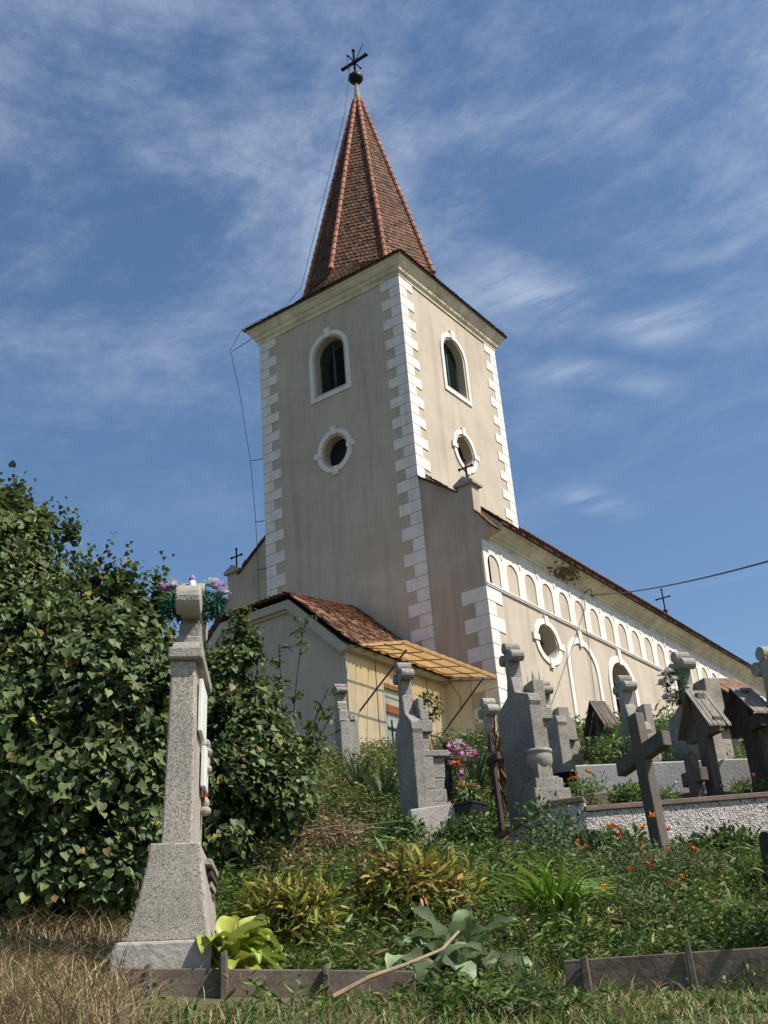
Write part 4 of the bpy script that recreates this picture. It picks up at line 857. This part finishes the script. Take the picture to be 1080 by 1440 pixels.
shrub('lilac_shrub', 'broad heart-leaved lilac shrub directly left of the grave pillar', 'shrub',
      [(105, 922, 8.6, 0.42), (132, 857, 8.6, 0.16), (170, 854, 8.6, 0.12), (160, 892, 8.6, 0.3), (205, 892, 8.5, 0.22), (222, 854, 8.5, 0.08), (225, 947, 8.5, 0.27), (130, 960, 8.4, 0.55), (195, 985, 8.3, 0.42), (150, 1080, 8.3, 0.5), (210, 1060, 8.3, 0.33), (90, 1090, 8.2, 0.45), (130, 1170, 8.2, 0.38), (70, 1210, 8.15, .32), (150, 1235, 8.1, .26), (215, 1150, 8.2, .28), (235, 1060, 8.4, .25), (190, 1150, 8.2, 0.3), (240, 960, 8.4, 0.2), (110, 842, 8.6, 0.09), (128, 825, 8.6, 0.06), (133, 814, 8.6, 0.035), (168, 826, 8.6, 0.06), (170, 814, 8.6, 0.035), (198, 844, 8.5, 0.05), (226, 842, 8.5, 0.04), (150, 842, 8.6, 0.08), (186, 857, 8.6, 0.08)],
      24000, .058, at(140, 1300, 8.3), 11, group=SL, gaps=.55, shoots=90)
shrub('lilac_shrub', 'smaller lilac shrub growing between the grave pillar and the annex wall', 'shrub',
      [(320, 960, 10, 0.3), (345, 947, 10, 0.2), (338, 915, 10, 0.1), (352, 902, 10, 0.06), (336, 892, 10, 0.04), (362, 922, 10, 0.06), (318, 927, 10, 0.07), (308, 1040, 9.8, 0.36), (360, 1000, 9.8, 0.24), (350, 1050, 9.8, 0.34), (392, 1085, 9.8, 0.3), (340, 1100, 9.7, 0.4), (395, 1125, 9.6, 0.28), (300, 1120, 9.6, 0.36), (320, 1160, 9.5, 0.28), (285, 1000, 9.9, 0.26), (302, 952, 10, 0.16)],
      15000, .056, at(335, 1190, 9.9), 7, group=SL, gaps=.55, shoots=45)

def shoot(nm, label, cat, base, tips, cols, leaf=.07, n=26, T=OVAL, r0=.016):
    g = np.array([*base[:2], float(gz(base[0], base[1]))]); r = thing(nm, label, cat, g); ps = []
    for tp in tips:
        e = tp-g; c1 = np.array([e[0]*.2, e[1]*.2, e[2]*.65]); pts = [(1-t)**2*np.zeros(3)+2*t*(1-t)*c1+t*t*e for t in np.linspace(0, 1, 10)]
        m_ = MB(); m_.tube(pts, r0, 5, r0*.25); m_.build('stem', M['bark'], r)
        k = rng.random(n)*.75+.25; pos = np.array([(1-t)**2*np.zeros(3)+2*t*(1-t)*c1+t*t*e for t in k]); d = unit(n)*[1, 1, .3]
        rp_ = np.repeat(pos, 5, 0); dd = np.repeat(d, 5, 0); q = np.tile(np.linspace(.25, 1, 5), n)[:, None]; pos2 = rp_+dd*q*leaf*1.9
        ax = dd*.5+rng.normal(size=dd.shape)*.5+[0, 0, -.15]; P, Fc, m = scatter(T, pos2, rots(ax, unit(len(ax))*.4+[0, 0, 1]), leaf*(.7+.6*rng.random(len(ax))))
        ps.append((P, Fc, np.repeat(palette(len(ax), cols, [1]*len(cols)), m, 0)))
    P, Fc, C = join(ps); npmesh('foliage', P, Fc, M['leaf'], r, C); return r
shoot('elder_sapling', 'spindly leafy sapling with arching shoots before the grey annex wall', 'sapling', at(405, 1150, 10.6), [at(*q, 10.4) for q in [(430, 868), (392, 905), (462, 968), (368, 960), (470, 1000), (440, 1010), (425, 1060)]], [(.09, .13, .04), (.12, .16, .05), (.07, .10, .03)], .075, 26)
for lb, b, tp in (('thin dry weed stalk rising before the annex wall, left of the door', (548, 1090, 15), [(545, 985), (552, 1000)]), ('taller thin dry weed stalk right of the first one before the annex door', (578, 1090, 15), [(581, 975), (590, 1010)])):
    shoot('dry_weed', lb, 'weed', at(*b), [at(*q, 15) for q in tp], [(.30, .22, .11), (.22, .17, .08)], .02, 14, LANCE, .006)

# ground cover -------------------------------------------------------
def field(n, px0=-140, px1=1220, D0=4.6, D1=23, pw=1.0):
    px = px0+(px1-px0)*rng.random(n); D = D0+(D1-D0)*rng.random(n)**pw; d = FW[None]+((px-540)/FPX)[:, None]*RT[None]-((1250-720)/FPX)*UP[None]
    h = np.hypot(d[:, 0], d[:, 1]); xy = CAM[:2]+d[:, :2]/h[:, None]*D[:, None]; z = gz(xy[:, 0], xy[:, 1]); P = np.c_[xy, z]
    q = P-CAM; zz = q@FW; return P, 540+FPX*(q@RT)/zz, 720-FPX*(q@UP)/zz, D
def noise2(P, f, s_=0): return .5+.25*(np.sin(P[:, 0]*f+s_)+np.sin(P[:, 1]*f*1.3+s_*2+np.sin(P[:, 0]*f*.7))) 
def keep_out(P, px, py, D):
    k = np.ones(len(P), bool)
    k &= ~((px > 690) & (D > 12.2) & (D < 16.2) & ((px > 760) | (D < 14))); k &= ~((px > 575) & (px < 660) & (D > 12.1) & (D < 12.9)); k &= ~((P[:, 0] < .5) & (P[:, 1] > -4.6) & (P[:, 0] > -5.8)); k &= ~((P[:, 0] < 1.9) & (P[:, 1] > -.1))
    k &= np.hypot(P[:, 0]-pb[0], P[:, 1]-pb[1]) > .32
    return k
def drygrass(): 
    P, px, py, D = field(52000, D1=12, pw=1.5); k = keep_out(P, px, py, D); left = np.clip((215-px)/60, 0, 1)*np.clip((py-1270)/50, 0, 1)
    low = np.clip((py-1395)/30, 0, 1)*(.05+.5*(noise2(P, 2.6, 4) > .66)); mid = .30*np.clip(1-np.abs(px-400)/200, 0, 1)*np.clip(1-np.abs(py-1190)/90, 0, 1)
    k &= rng.random(len(P)) < np.maximum(np.maximum(left, low), mid); P, px, D = P[k], px[k], D[k]; n = len(P)
    L_ = np.where(px < 230, .14+.24*rng.random(n), .06+.12*rng.random(n)); L_ = np.minimum(L_, np.where(px < 240, .4, .15)); az = rng.random(n)*6.28; le = .3+.7*rng.random(n)
    return blades(P-[0, 0, .02], L_, az, le, .004+.004*rng.random(n), palette(n, [(.38, .28, .16), (.28, .20, .115), (.20, .13, .08), (.46, .36, .22), (.15, .17, .06)], [4, 4, 3, 2, 2]), droop=.25+.4*rng.random(n))
V, Fc, C = drygrass(); tag(npmesh('dry_grass', V, Fc, M['dry'], None, C), 'dry straw-coloured grass along the foot of the slope', 'grass', kind='stuff')
def greengrass():
    P, px, py, D = field(95000, pw=1.5); k = keep_out(P, px, py, D); pr_ = np.where((px < 190) & (py > 1280), .12, .75); pr_ = np.where((px > 140) & (px < 440) & (D > 5.5) & (D < 6.02), .12, pr_); k &= rng.random(len(P)) < pr_; P, px, py, D = P[k], px[k], py[k], D[k]; n = len(P)
    L_ = (.05+.11*rng.random(n)+.24*rng.random(n)**4)*np.where(D > 14, 1.8, 1); L_ *= np.where((D < 6.3) & (px > 150), .5, 1)
    cols = palette(n, [(.10, .15, .038), (.07, .12, .03), (.15, .19, .055), (.30, .23, .11), (.20, .15, .08)], [4, 4, 2, 1.0, 1.2])
    return blades(P-[0, 0, .02], L_, rng.random(n)*6.28, .2+.8*rng.random(n), (.005+.006*rng.random(n))*(1+D/14), cols, droop=.2+.35*rng.random(n), nseg=3)
V, Fc, C = greengrass(); tag(npmesh('grass', V, Fc, M['leaf'], None, C), 'green grass tangled over the whole slope', 'grass', kind='stuff')
SPECIAL = [(408, 1325, 7.1, .42), (585, 1300, 7.7, .5), (785, 1300, 7.6, .45), (862, 1300, 7.8, .3), (650, 1395, 6.5, .45), (600, 1398, 6.2, .3), (318, 1372, 5.98, .4), (752, 1418, 5.9, .2), (895, 1270, 8.9, .4), (905, 1335, 7.6, .25)]
def clear_of(P, k):
    for a, b, c, q in SPECIAL:
        g = at(a, b, c); k &= np.hypot(P[:, 0]-g[0], P[:, 1]-g[1]) > q
    return k
def weeds():
    P, px, py, D = field(30000, pw=1.2); k = keep_out(P, px, py, D) & (py < 1436); k &= ~((px < 215) & (py > 1300)); k &= ~((px > 150) & (px < 620) & (D < 6.1) & (rng.random(len(P)) > .07)) & ~((px > 780) & (D < 6.6) & (rng.random(len(P)) > .13))
    k &= (noise2(P, 2.1, 1)+.25*noise2(P, 5.3, 3) > .32) | (D > 12); k = clear_of(P, k)
    P, px, py, D = P[k], px[k], py[k], D[k]; n = len(P); far = np.clip((D-12)/6, 0, 1)
    H_ = .10+.18*noise2(P, 1.7)*noise2(P, 3.9, 2)+.20*rng.random(n)**2.5+.38*far*rng.random(n); H_ *= np.where(D < 6.6, .5, 1); H_ *= np.where((px > 535) & (px < 1090) & (D > 9.3) & (D < 14), .8, 1)
    brown = (np.clip(1-np.abs(px-420)/190, 0, 1)*np.clip(1-np.abs(D-12)/5, 0, 1) > .35*rng.random(n)+.25) & (rng.random(n) < .62); brown |= rng.random(n) < .07; yel = (far > .4) & (px < 560) & (rng.random(n) < .33)
    m = 10; rep_ = lambda a: np.repeat(a, m, 0); t = .1+.9*rng.random(n*m); ang = rng.random(n*m)*6.28; rr = rep_(H_)*.42*rng.random(n*m)
    pos = rep_(P)+np.stack([np.cos(ang)*rr, np.sin(ang)*rr, rep_(H_)*t], -1); ax = np.stack([np.cos(ang), np.sin(ang), 1.6*rng.random(n*m)-.6], -1); nm = rng.normal(size=(n*m, 3))*.8+[0, 0, .8]
    C = palette(n, GREEN, [4, 3, 2, 1.4], .4); C[brown] = palette(int(brown.sum()), [(.24, .16, .09), (.16, .11, .06), (.32, .23, .13), (.11, .12, .045)], [3, 3, 1, 2]); C[yel] = palette(int(yel.sum()), [(.24, .21, .08), (.32, .25, .12), (.14, .16, .05)], [1, 1, 1])
    C = rep_(C)*(.75+.5*rng.random((n*m, 1))); nar = rep_(rng.random(n) < .5); out = []
    for T, sel, s0 in ((LANCE, nar, .075), (OVAL, ~nar, .036)):
        Pv, Fc, mm = scatter(T, pos[sel], rots(ax[sel], nm[sel]), (s0*(.5+.9*rng.random(sel.sum())))*(.75+rep_(D)[sel]/22)); out.append((Pv, Fc, np.repeat(C[sel], mm, 0)))
    return join(out)
V, Fc, C = weeds(); tag(npmesh('weeds', V, Fc, M['leaf'], None, C), 'low leafy weeds covering the cemetery slope', 'weeds', kind='stuff')

# single plants ------------------------------------------------------
def dome(nm, label, cat, px, py, D, rx, h, n, size, T, cols, wts, group=None, flowers=None, mat_='leaf', base=None, up=.7, droop=-.1, stems=3):
    b = base if base is not None else gpt(px, py, D); r = thing(nm, label, cat, b, 0, group); k = 7
    bl = [(np.array([rx*.62*math.cos(a)*(.4+.6*random.random()), rx*.62*math.sin(a)*(.4+.6*random.random()), h*(.38+.25*random.random())]), h*.42) for a in [6.283*i/k for i in range(k)]]+[(np.array([0, 0, h*.55]), h*.45)]
    P, Fc, C = leafmass(bl, n, size, T, cols, wts, droop=droop, fill=.6, stretch=.95, up=up); npmesh('foliage', P, Fc, M[mat_], r, C)
    for i in range(stems): m_ = MB(); c = bl[i][0]; m_.tube([(0, 0, -.08), c*.6, c], .008, 5, .003); m_.build('stem', M['bark'], r)
    if flowers:
        fn, fcols, fs = flowers
        for i in range(fn):
            a = random.random()*6.28; q = math.sqrt(random.random())*rx*1.05; flower(r, np.array([q*math.cos(a), q*math.sin(a), h*(.75+.4*random.random())]), fs*(.8+.4*random.random()), random.choice(fcols))
    return r
def flower(parent, c, s_, col, layers=2, nm='flower_head'):
    n = 9*layers; a = rng.random(n)*6.28; e = np.repeat(np.linspace(.15, .95, layers), 9); ax = np.stack([np.cos(a)*np.cos(e), np.sin(a)*np.cos(e), np.sin(e)], -1)
    tl = np.array([CAM[0]-11, CAM[1]+16, 0])*.03; ax = ax+[.35, -.3, 0]; nmv = np.stack([-np.cos(a)*np.sin(e), -np.sin(a)*np.sin(e), np.cos(e)], -1)
    P, Fc, m = scatter(PETAL, np.repeat(np.asarray(c, float)[None], n, 0), rots(ax, nmv), s_*(.75+.5*rng.random(n))); return npmesh(nm, P, Fc, M['petal'], parent, np.repeat(palette(n, [col], [1], .2), m, 0))
PEO = [(.24, .235, .04), (.32, .22, .055), (.21, .085, .045), (.10, .135, .032), (.29, .25, .08), (.11, .05, .03)]
dome('peony_bush', 'yellowing peony bush behind the hosta, right of the grave pillar', 'peony', 408, 1330, 7.1, .42, .42, 2300, .095, LANCE, PEO, [4, 1.2, .3, 4.5, 1.2, .2], group='peony bushes turning colour')
dome('peony_bush', 'reddish brown peony bush in the middle of the slope', 'peony', 590, 1310, 7.7, .54, .50, 3000, .10, LANCE, PEO, [3.5, 2, 1.3, 4, .8, .8], group='peony bushes turning colour')
def leafplant(nm, label, cat, b, n, Ln, Wd, rise, arch, cols, wavy=0, mat_='leaf_glossy', spread=.06, az=None, group=None):
    r = thing(nm, label, cat, b, 0, group); ps = []
    for i in range(n):
        a = (az[0]+(az[1]-az[0])*random.random()) if az else i*2.4+random.random()*.6; f = i/max(1, n-1); c = random.choice(cols)
        h0 = random.random()*spread
        ps.append(broad((math.cos(a)*spread*.5, math.sin(a)*spread*.5, h0), a, Ln*(.65+.5*random.random()), Wd*(.7+.5*random.random()), rise[0]+(rise[1]-rise[0])*f+random.gauss(0, .1), arch*(.8+.4*random.random()), c, wavy))
    V, Fc, C = join(ps); npmesh('leaves', V, Fc, M[mat_], r, C, smooth=True); return r
HO = [(.22, .29, .05), (.16, .23, .04), (.30, .34, .10), (.26, .28, .055)]
hb = gpt(316, 1368, 6.2)+np.array([0, 0, .03])
leafplant('hosta', 'bright yellow-green hosta clump behind the plank, at the foot of the pillar', 'hosta', hb, 64, .23, .055, (.15, 1.2), 1.45, HO, .05, group='hostas on the slope', spread=.20)
leafplant('hosta', 'pale bleached hosta with drooping yellow leaves beside the daylily', 'hosta', gpt(862, 1300, 7.8), 12, .30, .06, (.1, 1.0), 1.8, [(.40, .36, .16), (.22, .25, .06), (.50, .44, .24)], .05, group='hostas on the slope')
dl = gpt(785, 1300, 7.6); n = 170; az = rng.random(n)*6.28
V, Fc, C = blades(rng.normal(size=(n, 3))*[.06, .06, 0], .5+.34*rng.random(n), az, .35+.65*rng.random(n), .024+.012*rng.random(n), palette(n, [(.15, .24, .04), (.10, .18, .035), (.22, .30, .06)], [3, 3, 2], .2), droop=.35+.4*rng.random(n), nseg=8)
r = thing('daylily', 'lush daylily clump with long arching strap leaves below the leaning cross', 'daylily', dl); npmesh('leaves', V, Fc, M['leaf_glossy'], r, C, smooth=True)
r = thing('iris', 'small upright fan of pale grey-green iris blades at the lower edge', 'iris', gpt(752, 1418, 5.9)); n = 14
V, Fc, C = blades(rng.normal(size=(n, 3))*[.03, .03, 0], .16+.14*rng.random(n), rng.random(n)*6.28, .1+.2*rng.random(n), .018+.008*rng.random(n), palette(n, [(.14, .19, .10), (.10, .15, .07)], [1, 1], .15), droop=.05+.1*rng.random(n), nseg=5); npmesh('leaves', V, Fc, M['leaf'], r, C, smooth=True)
BU = [(.20, .26, .155), (.16, .215, .115), (.25, .30, .20)]
leafplant('burdock', 'large-leaved grey-green burdock sprawling over the plank end', 'burdock', gpt(650, 1395, 6.5), 34, .30, .072, (.45, 1.5), 1.0, BU, .30, 'leaf', .16, group='burdocks at the lower edge')
leafplant('burdock', 'second burdock with lower limp leaves hanging left over the plank', 'burdock', gpt(600, 1398, 6.2), 11, .30, .08, (.1, 1.0), 1.7, BU, .22, 'leaf', .12, group='burdocks at the lower edge')
m_ = MB(); pts = [at(*q) for q in [(468, 1402, 5.6), (520, 1374, 5.66), (575, 1355, 5.75), (622, 1335, 5.9), (645, 1310, 6.1)]]; o0 = np.array(pts[0])
r = thing('pale_stalk', 'bare pale broken stalk slanting across the plank', 'stalk', o0); m_.tube([p-o0 for p in pts], .011, 6, .007); m_.build('stalk', M['twig'], r); m_ = MB(); m_.tube([pts[2]-o0, at(600, 1350, 5.7)-o0, at(615, 1362, 5.7)-o0], .005, 5, .002); m_.build('side_shoot', M['twig'], r)
OR = [(.75, .20, .02), (.80, .30, .03), (.70, .13, .015)]
for lb, px, py, D, rx, h, n, fl in (('marigold clump flowering orange in front of the leaning wooden cross', 895, 1270, 8.9, .42, .50, 1500, 11), ('low marigold clump with a few orange heads right of the leaning cross', 985, 1262, 9.3, .40, .34, 1100, 6), ('straggly marigold clump below the bleached hosta with orange heads', 905, 1335, 7.6, .30, .34, 800, 6)):
    dome('marigold', lb, 'marigold', px, py, D, rx, h, n, .05, LANCE, [(.10, .13, .055), (.14, .16, .08), (.06, .09, .03), (.20, .19, .12)], [3, 2, 2, 1], 'marigolds on the slope', (fl, OR, .032))
DK = [(.05, .095, .027), (.075, .125, .034), (.11, .155, .045)]
for lb, px, py, D, rx, h, n, sz in (('dark leafy bush at the foot of the stepped headstone', 655, 1212, 12.2, .34, .42, 1500, .06), ('tall feathery weed climbing the corner of the pebbledash wall', 778, 1232, 11.9, .16, .72, 650, .055), ('dark bush against the pebbledash wall, left of the leaning cross', 862, 1238, 11.2, .42, .40, 1700, .065),
        ('leafy bush against the pebbledash wall, right of the leaning cross', 985, 1240, 11.3, .42, .28, 1300, .065), ('dark rounded bush against the pebbledash wall near the right edge', 1035, 1235, 11.2, .32, .40, 1300, .065), ('low green bush before the dark sloping coping', 700, 1240, 11.6, .5, .20, 1300, .05), ('bushy weed in deep shade beside the bush heap', 560, 1205, 12.3, .4, .3, 1300, .06)):
    dome('leafy_bush', lb, 'bush', px, py, D, rx, h, n, sz, OVAL, DK, [3, 3, 2], 'leafy bushes among the graves')
def on_soil(px, py, D):
    p = at(px, py, D); return np.array([p[0], p[1], zsoil(px, D) if D < 14.2 else zsoil(px, 14.2)+.28])
for lb, px, py, D, rx, h, n, fl in (('bright green bush growing beside the steep-roofed slim cross', 866, 1085, 14.6, .26, .55, 1000, None), ('orange-flowered marigold clump on the plot behind the wall corner', 822, 1112, 13.3, .30, .34, 900, (8, OR, .03)), ('green plants on the plot left of the small stubby cross', 885, 1108, 13.2, .4, .26, 1000, None),
        ('weeds in front of the wreathed headstone above the pale kerb', 930, 1068, 14.7, .7, .22, 1500, None), ('weeds above the pale kerb below the roofed crosses', 1035, 1062, 14.8, .7, .34, 1700, None), ('pink flowering plants on the plot at the right edge', 1050, 1105, 13.6, .36, .20, 900, (6, [(.75, .30, .42), (.8, .5, .55)], .04)), ('pale weeds on the plot beneath the silvery slatted roof', 930, 1112, 13.1, .3, .22, 600, (4, [(.8, .7, .65)], .03))):
    dome('plot_plants', lb, 'plants', px, py, D, rx, h, n, .055, LANCE if n < 950 or n > 1400 else OVAL, [(.11, .17, .04), (.16, .21, .06), (.07, .12, .035)], [3, 2, 2], 'plants on the grave plot', fl, base=on_soil(px, py, D))
def yucca(label, px, py, D, L_, n):
    r = thing('yucca', label, 'yucca', gpt(px, py, D), 0, 'yuccas near the annex'); az = rng.random(n)*6.28
    V, Fc, C = blades(np.zeros((n, 3)), L_*(.7+.4*rng.random(n)), az, .1+.8*rng.random(n), .045+0*az, palette(n, [(.045, .075, .035), (.07, .10, .05), (.10, .13, .07)], [2, 2, 1], .2), droop=.02+.1*rng.random(n), nseg=3); npmesh('leaves', V, Fc, M['leaf'], r, C)
yucca('spiky dark yucca behind the pink bouquet', 668, 1125, 14.6, .85, 70); yucca('spiky dark yucca left of the stepped headstone', 540, 1110, 14.6, .65, 60); yucca('bushy yucca at the annex corner, left of the other two', 505, 1112, 15.6, .6, 60)
# an overhanging bush just outside on the right whose shade falls into the corner
shrub('leafy_bush', 'dense dark bush at the lower right edge, shading the bed', 'bush', [(1165, 1300, 6.5, .30), (1200, 1230, 6.6, .4), (1150, 1350, 6.4, .2), (1240, 1150, 6.6, .5), (1230, 1300, 6.5, .4), (1250, 1060, 6.7, .45)], 3200, .07, at(1160, 1370, 6.5), 4, OVAL, DK, [3, 3, 2], sr=.015)
# heap of cut brush
r = thing('brush_heap', 'heap of dry brown twigs and cut weeds below the small lilac', 'brush heap', gpt(400, 1205, 11.4)); m_ = MB()
for i in range(60):
    x, y = random.gauss(0, .5), random.gauss(0, .3); a = random.random()*6.28; q = .2+.4*random.random(); z = .05+.25*max(0, 1-math.hypot(x, y))*random.random()
    m_.tube([(x, y, z), (x+q*.5*math.cos(a), y+q*.5*math.sin(a), z+.06*random.random()), (x+q*math.cos(a+.3), y+q*math.sin(a+.3), z+.08*random.random()-.02)], .007+.006*random.random(), 5, .003)
m_.build('twigs', M['twig'], r)
P, Fc, C = leafmass([(np.array([random.gauss(0, .4), random.gauss(0, .25), .04]), .2) for i in range(9)], 1500, .07, LANCE, [(.20, .125, .07), (.13, .08, .045), (.28, .20, .11)], [2, 2, 1], droop=.2, stretch=.5); npmesh('dead_leaves', P, Fc, M['dry'], r, C)

# wreaths and flowers -------------------------------------------------
def wreath(nm, label, c, R_, tube_r, n, size, cols, axis, fl=(), T=LANCE, arc=(0, 6.283), flat=1., cat='wreath'):
    r = thing(nm, label, cat, c); z = Vector(axis).normalized(); x = z.orthogonal().normalized(); y = z.cross(x); x, y, z = map(np.array, (x, y, z))
    a = arc[0]+(arc[1]-arc[0])*rng.random(n); ctr = R_*(np.cos(a)[:, None]*x+np.sin(a)[:, None]*y); d = unit(n); P, Fc, m = scatter(T, ctr+d*tube_r*.5, rots(d+rng.normal(size=(n, 3))*.3, unit(n)), size*(.7+.6*rng.random(n)))
    npmesh('greenery', P, Fc, M['leaf'], r, np.repeat(palette(n, cols, [1]*len(cols), .35), m, 0))
    for aa, col, s_ in fl: flower(r, R_*(math.cos(aa)*x+math.sin(aa)*y)-np.array([0, 0, 0])+np.array(axis)*tube_r*1.5, s_, col, 3)
    return r
tw = Matrix.Translation(pil.location) @ pil.rotation_euler.to_matrix().to_4x4()
wc = np.array(tw @ Vector((0, .055, 1.92)))
wr = wreath('tinsel_wreath', 'dark green tinsel wreath with purple and white flowers on top of the grave pillar', wc, .145, .05, 1300, .045, [(.012, .085, .05), (.01, .055, .035), (.02, .12, .075)], (0, 0, 1), T=LANCE)
for dx, dz, col in ((-.17, 0.11, (.50, .38, .62)), (-.12, 0.12, (.75, .7, .78)), (.16, 0.1, (.55, .45, .68)), (.12, 0.12, (.8, .76, .8)), (.18, 0.06, (.75, .72, .8))):
    flower(wr, np.array([RT[0]*dx, RT[1]*dx, dz]), .055, col, 3)
r = thing('grave_candle', 'small glass grave candle with purple top standing on the grave pillar', 'candle', tw @ Vector((.0, .05, 2.0)) if False else np.array(tw @ Vector((.08, .055, 1.985))))
s = MB(); s.lathe([(.02, -.06), (.022, 0), (.022, .06), (.016, .07)], 12); s.build('glass', M['white_plaque'], r, smooth=True); s = MB(); s.lathe([(.02, .071), (.02, .085), (.004, .11)], 10); s.build('cap', mat('purple_glaze', (.25, .18, .38), .4), r)
na = (-math.sin(A36), -math.cos(A36), 0)
wreath('flower_wreath', 'dark wreath with yellow flowers hung on the front of the stepped headstone', local(hA, .10, .24, 1.46), .12, .06, 420, .06, [(.02, .05, .025), (.04, .07, .03)], (math.cos(A36), -math.sin(A36), 0), [(a, (.65, .50, .12), .035) for a in (.2, .9, 5.2, 5.8, 4.6)])
wreath('flower_wreath', 'green wreath with white round flowers hung on the cross of the broad headstone', local(hD, .02, -.17, 1.58), .17, .07, 700, .06, [(.03, .08, .04), (.05, .10, .05)], na, [(a, (.68, .66, .64), .075) for a in (.3, 1.2, 2.6, 3.6, 4.4, 5.2)])
dwb = at(699, 1082, 13.1)
wreath('dried_wreath', 'dried rust-brown wreath hanging on the dark red cross', dwb, .04, .065, 260, .07, [(.13, .07, .042), (.08, .042, .028), (.19, .11, .065)], na, fl=())
o = COL.objects[-1]; o.scale = (1, 1, 4.6)
bq = at(649, 1064, 13.1); r = thing('bouquet', 'bouquet of pink and white artificial flowers beside the brown leaning cross', 'bouquet', bq)
for i in range(26):
    d = unit(1)[0]*[.17, .17, .14]; flower(r, d, .05+.02*random.random(), random.choice([(.80, .42, .60), (.85, .62, .72), (.86, .80, .82), (.55, .18, .42)]), 2)
P, Fc, C = leafmass([(np.array([0, 0, -.1]), .12)], 200, .07, LANCE, DK, [1, 1, 1]); npmesh('greenery', P, Fc, M['leaf'], r, C)
m_ = MB(); m_.tube([(0, 0, -.1), (.02, 0, -.75)], .012, 6); m_.build('stalks', M['wood_dark'], r)
r = thing('rose', 'orange-red artificial rose below the pink bouquet', 'flower', at(641, 1079, 12.9)); 
for e in (.06, .045): flower(r, (0, 0, .02), e, (.80, .16, .04), 4)
m_ = MB(); m_.tube([(0, 0, 0), (.01, .02, -.5)], .008, 5); m_.build('stalk', M['wood_dark'], r)
r = thing('flower_spray', 'trailing spray of pink, red and white flowers hanging below the rose', 'flowers', at(650, 1105, 12.9))
for i in range(13):
    t = i/12; flower(r, np.array([.03*math.sin(i*2), .03*math.cos(i*3), .16-.46*t]), .045, random.choice([(.75, .25, .40), (.85, .75, .76), (.65, .05, .04), (.8, .5, .55)]), 2)
m_ = MB(); m_.tube([(0, .03, .2), (0, .03, -.6)], .02, 6); m_.build('stalk', M['wood_dark'], r)
m_ = MB(); g0 = at(627, 1045, 13.15); r = thing('black_ribbon', 'black mourning cloth draped behind the brown leaning cross', 'cloth', g0)
vs = []; n = 10
for i in range(n+1):
    for j in range(5): vs.append((RT[0]*(.11*(j/4-.5)+.02*math.sin(i))+.0, RT[1]*(.11*(j/4-.5)), .02-.82*i/n+.0)); vs[-1] = (vs[-1][0], vs[-1][1]+.02*math.sin(i*.9+j*1.6), vs[-1][2])
m_.add(vs, [(i*5+j, i*5+j+1, i*5+j+6, i*5+j+5) for i in range(n) for j in range(4)]); oo = m_.build('cloth', M['black_plastic'], r, smooth=True); sd = oo.modifiers.new('thick', 'SOLIDIFY'); sd.thickness = .012
fp = at(662, 1172, 12.6); r = thing('flower_pot', 'black plastic flower pot with small yellow flowers at the graves', 'flower pot', fp)
s = MB(); s.box(-.12, .12, -.12, .12, 0, .28, top=1.3); s.box(-.165, .165, -.165, .165, .281, .31); s.build('pot', M['black_plastic'], r, bevel=.008)
P, Fc, C = leafmass([(np.array([0, 0, .40]), .15)], 350, .06, OVAL, GREEN, [1, 1, 1, 1]); npmesh('plant', P, Fc, M['leaf'], r, C)
for i in range(6): flower(r, np.array([random.gauss(0, .1), random.gauss(0, .1), .48+.08*random.random()]), .035, random.choice([(.8, .45, .05), (.8, .35, .4)]), 2)
# little artificial grass sprig on the tall headstone's shoulder
gs = local(hB, .2, .16, 1.80); r = thing('plastic_sprig', 'small turquoise-green plastic sprig on the shoulder of the dark-backed headstone', 'sprig', gs); n = 16
V, Fc, C = blades(rng.normal(size=(n, 3))*[.05, .05, 0], .10+.06*rng.random(n), rng.random(n)*6.28, .4*rng.random(n), .012+0*rng.random(n), palette(n, [(.03, .22, .15)], [1], .2), droop=.1+0*rng.random(n), nseg=3); npmesh('sprig', V, Fc, M['leaf'], r, C)
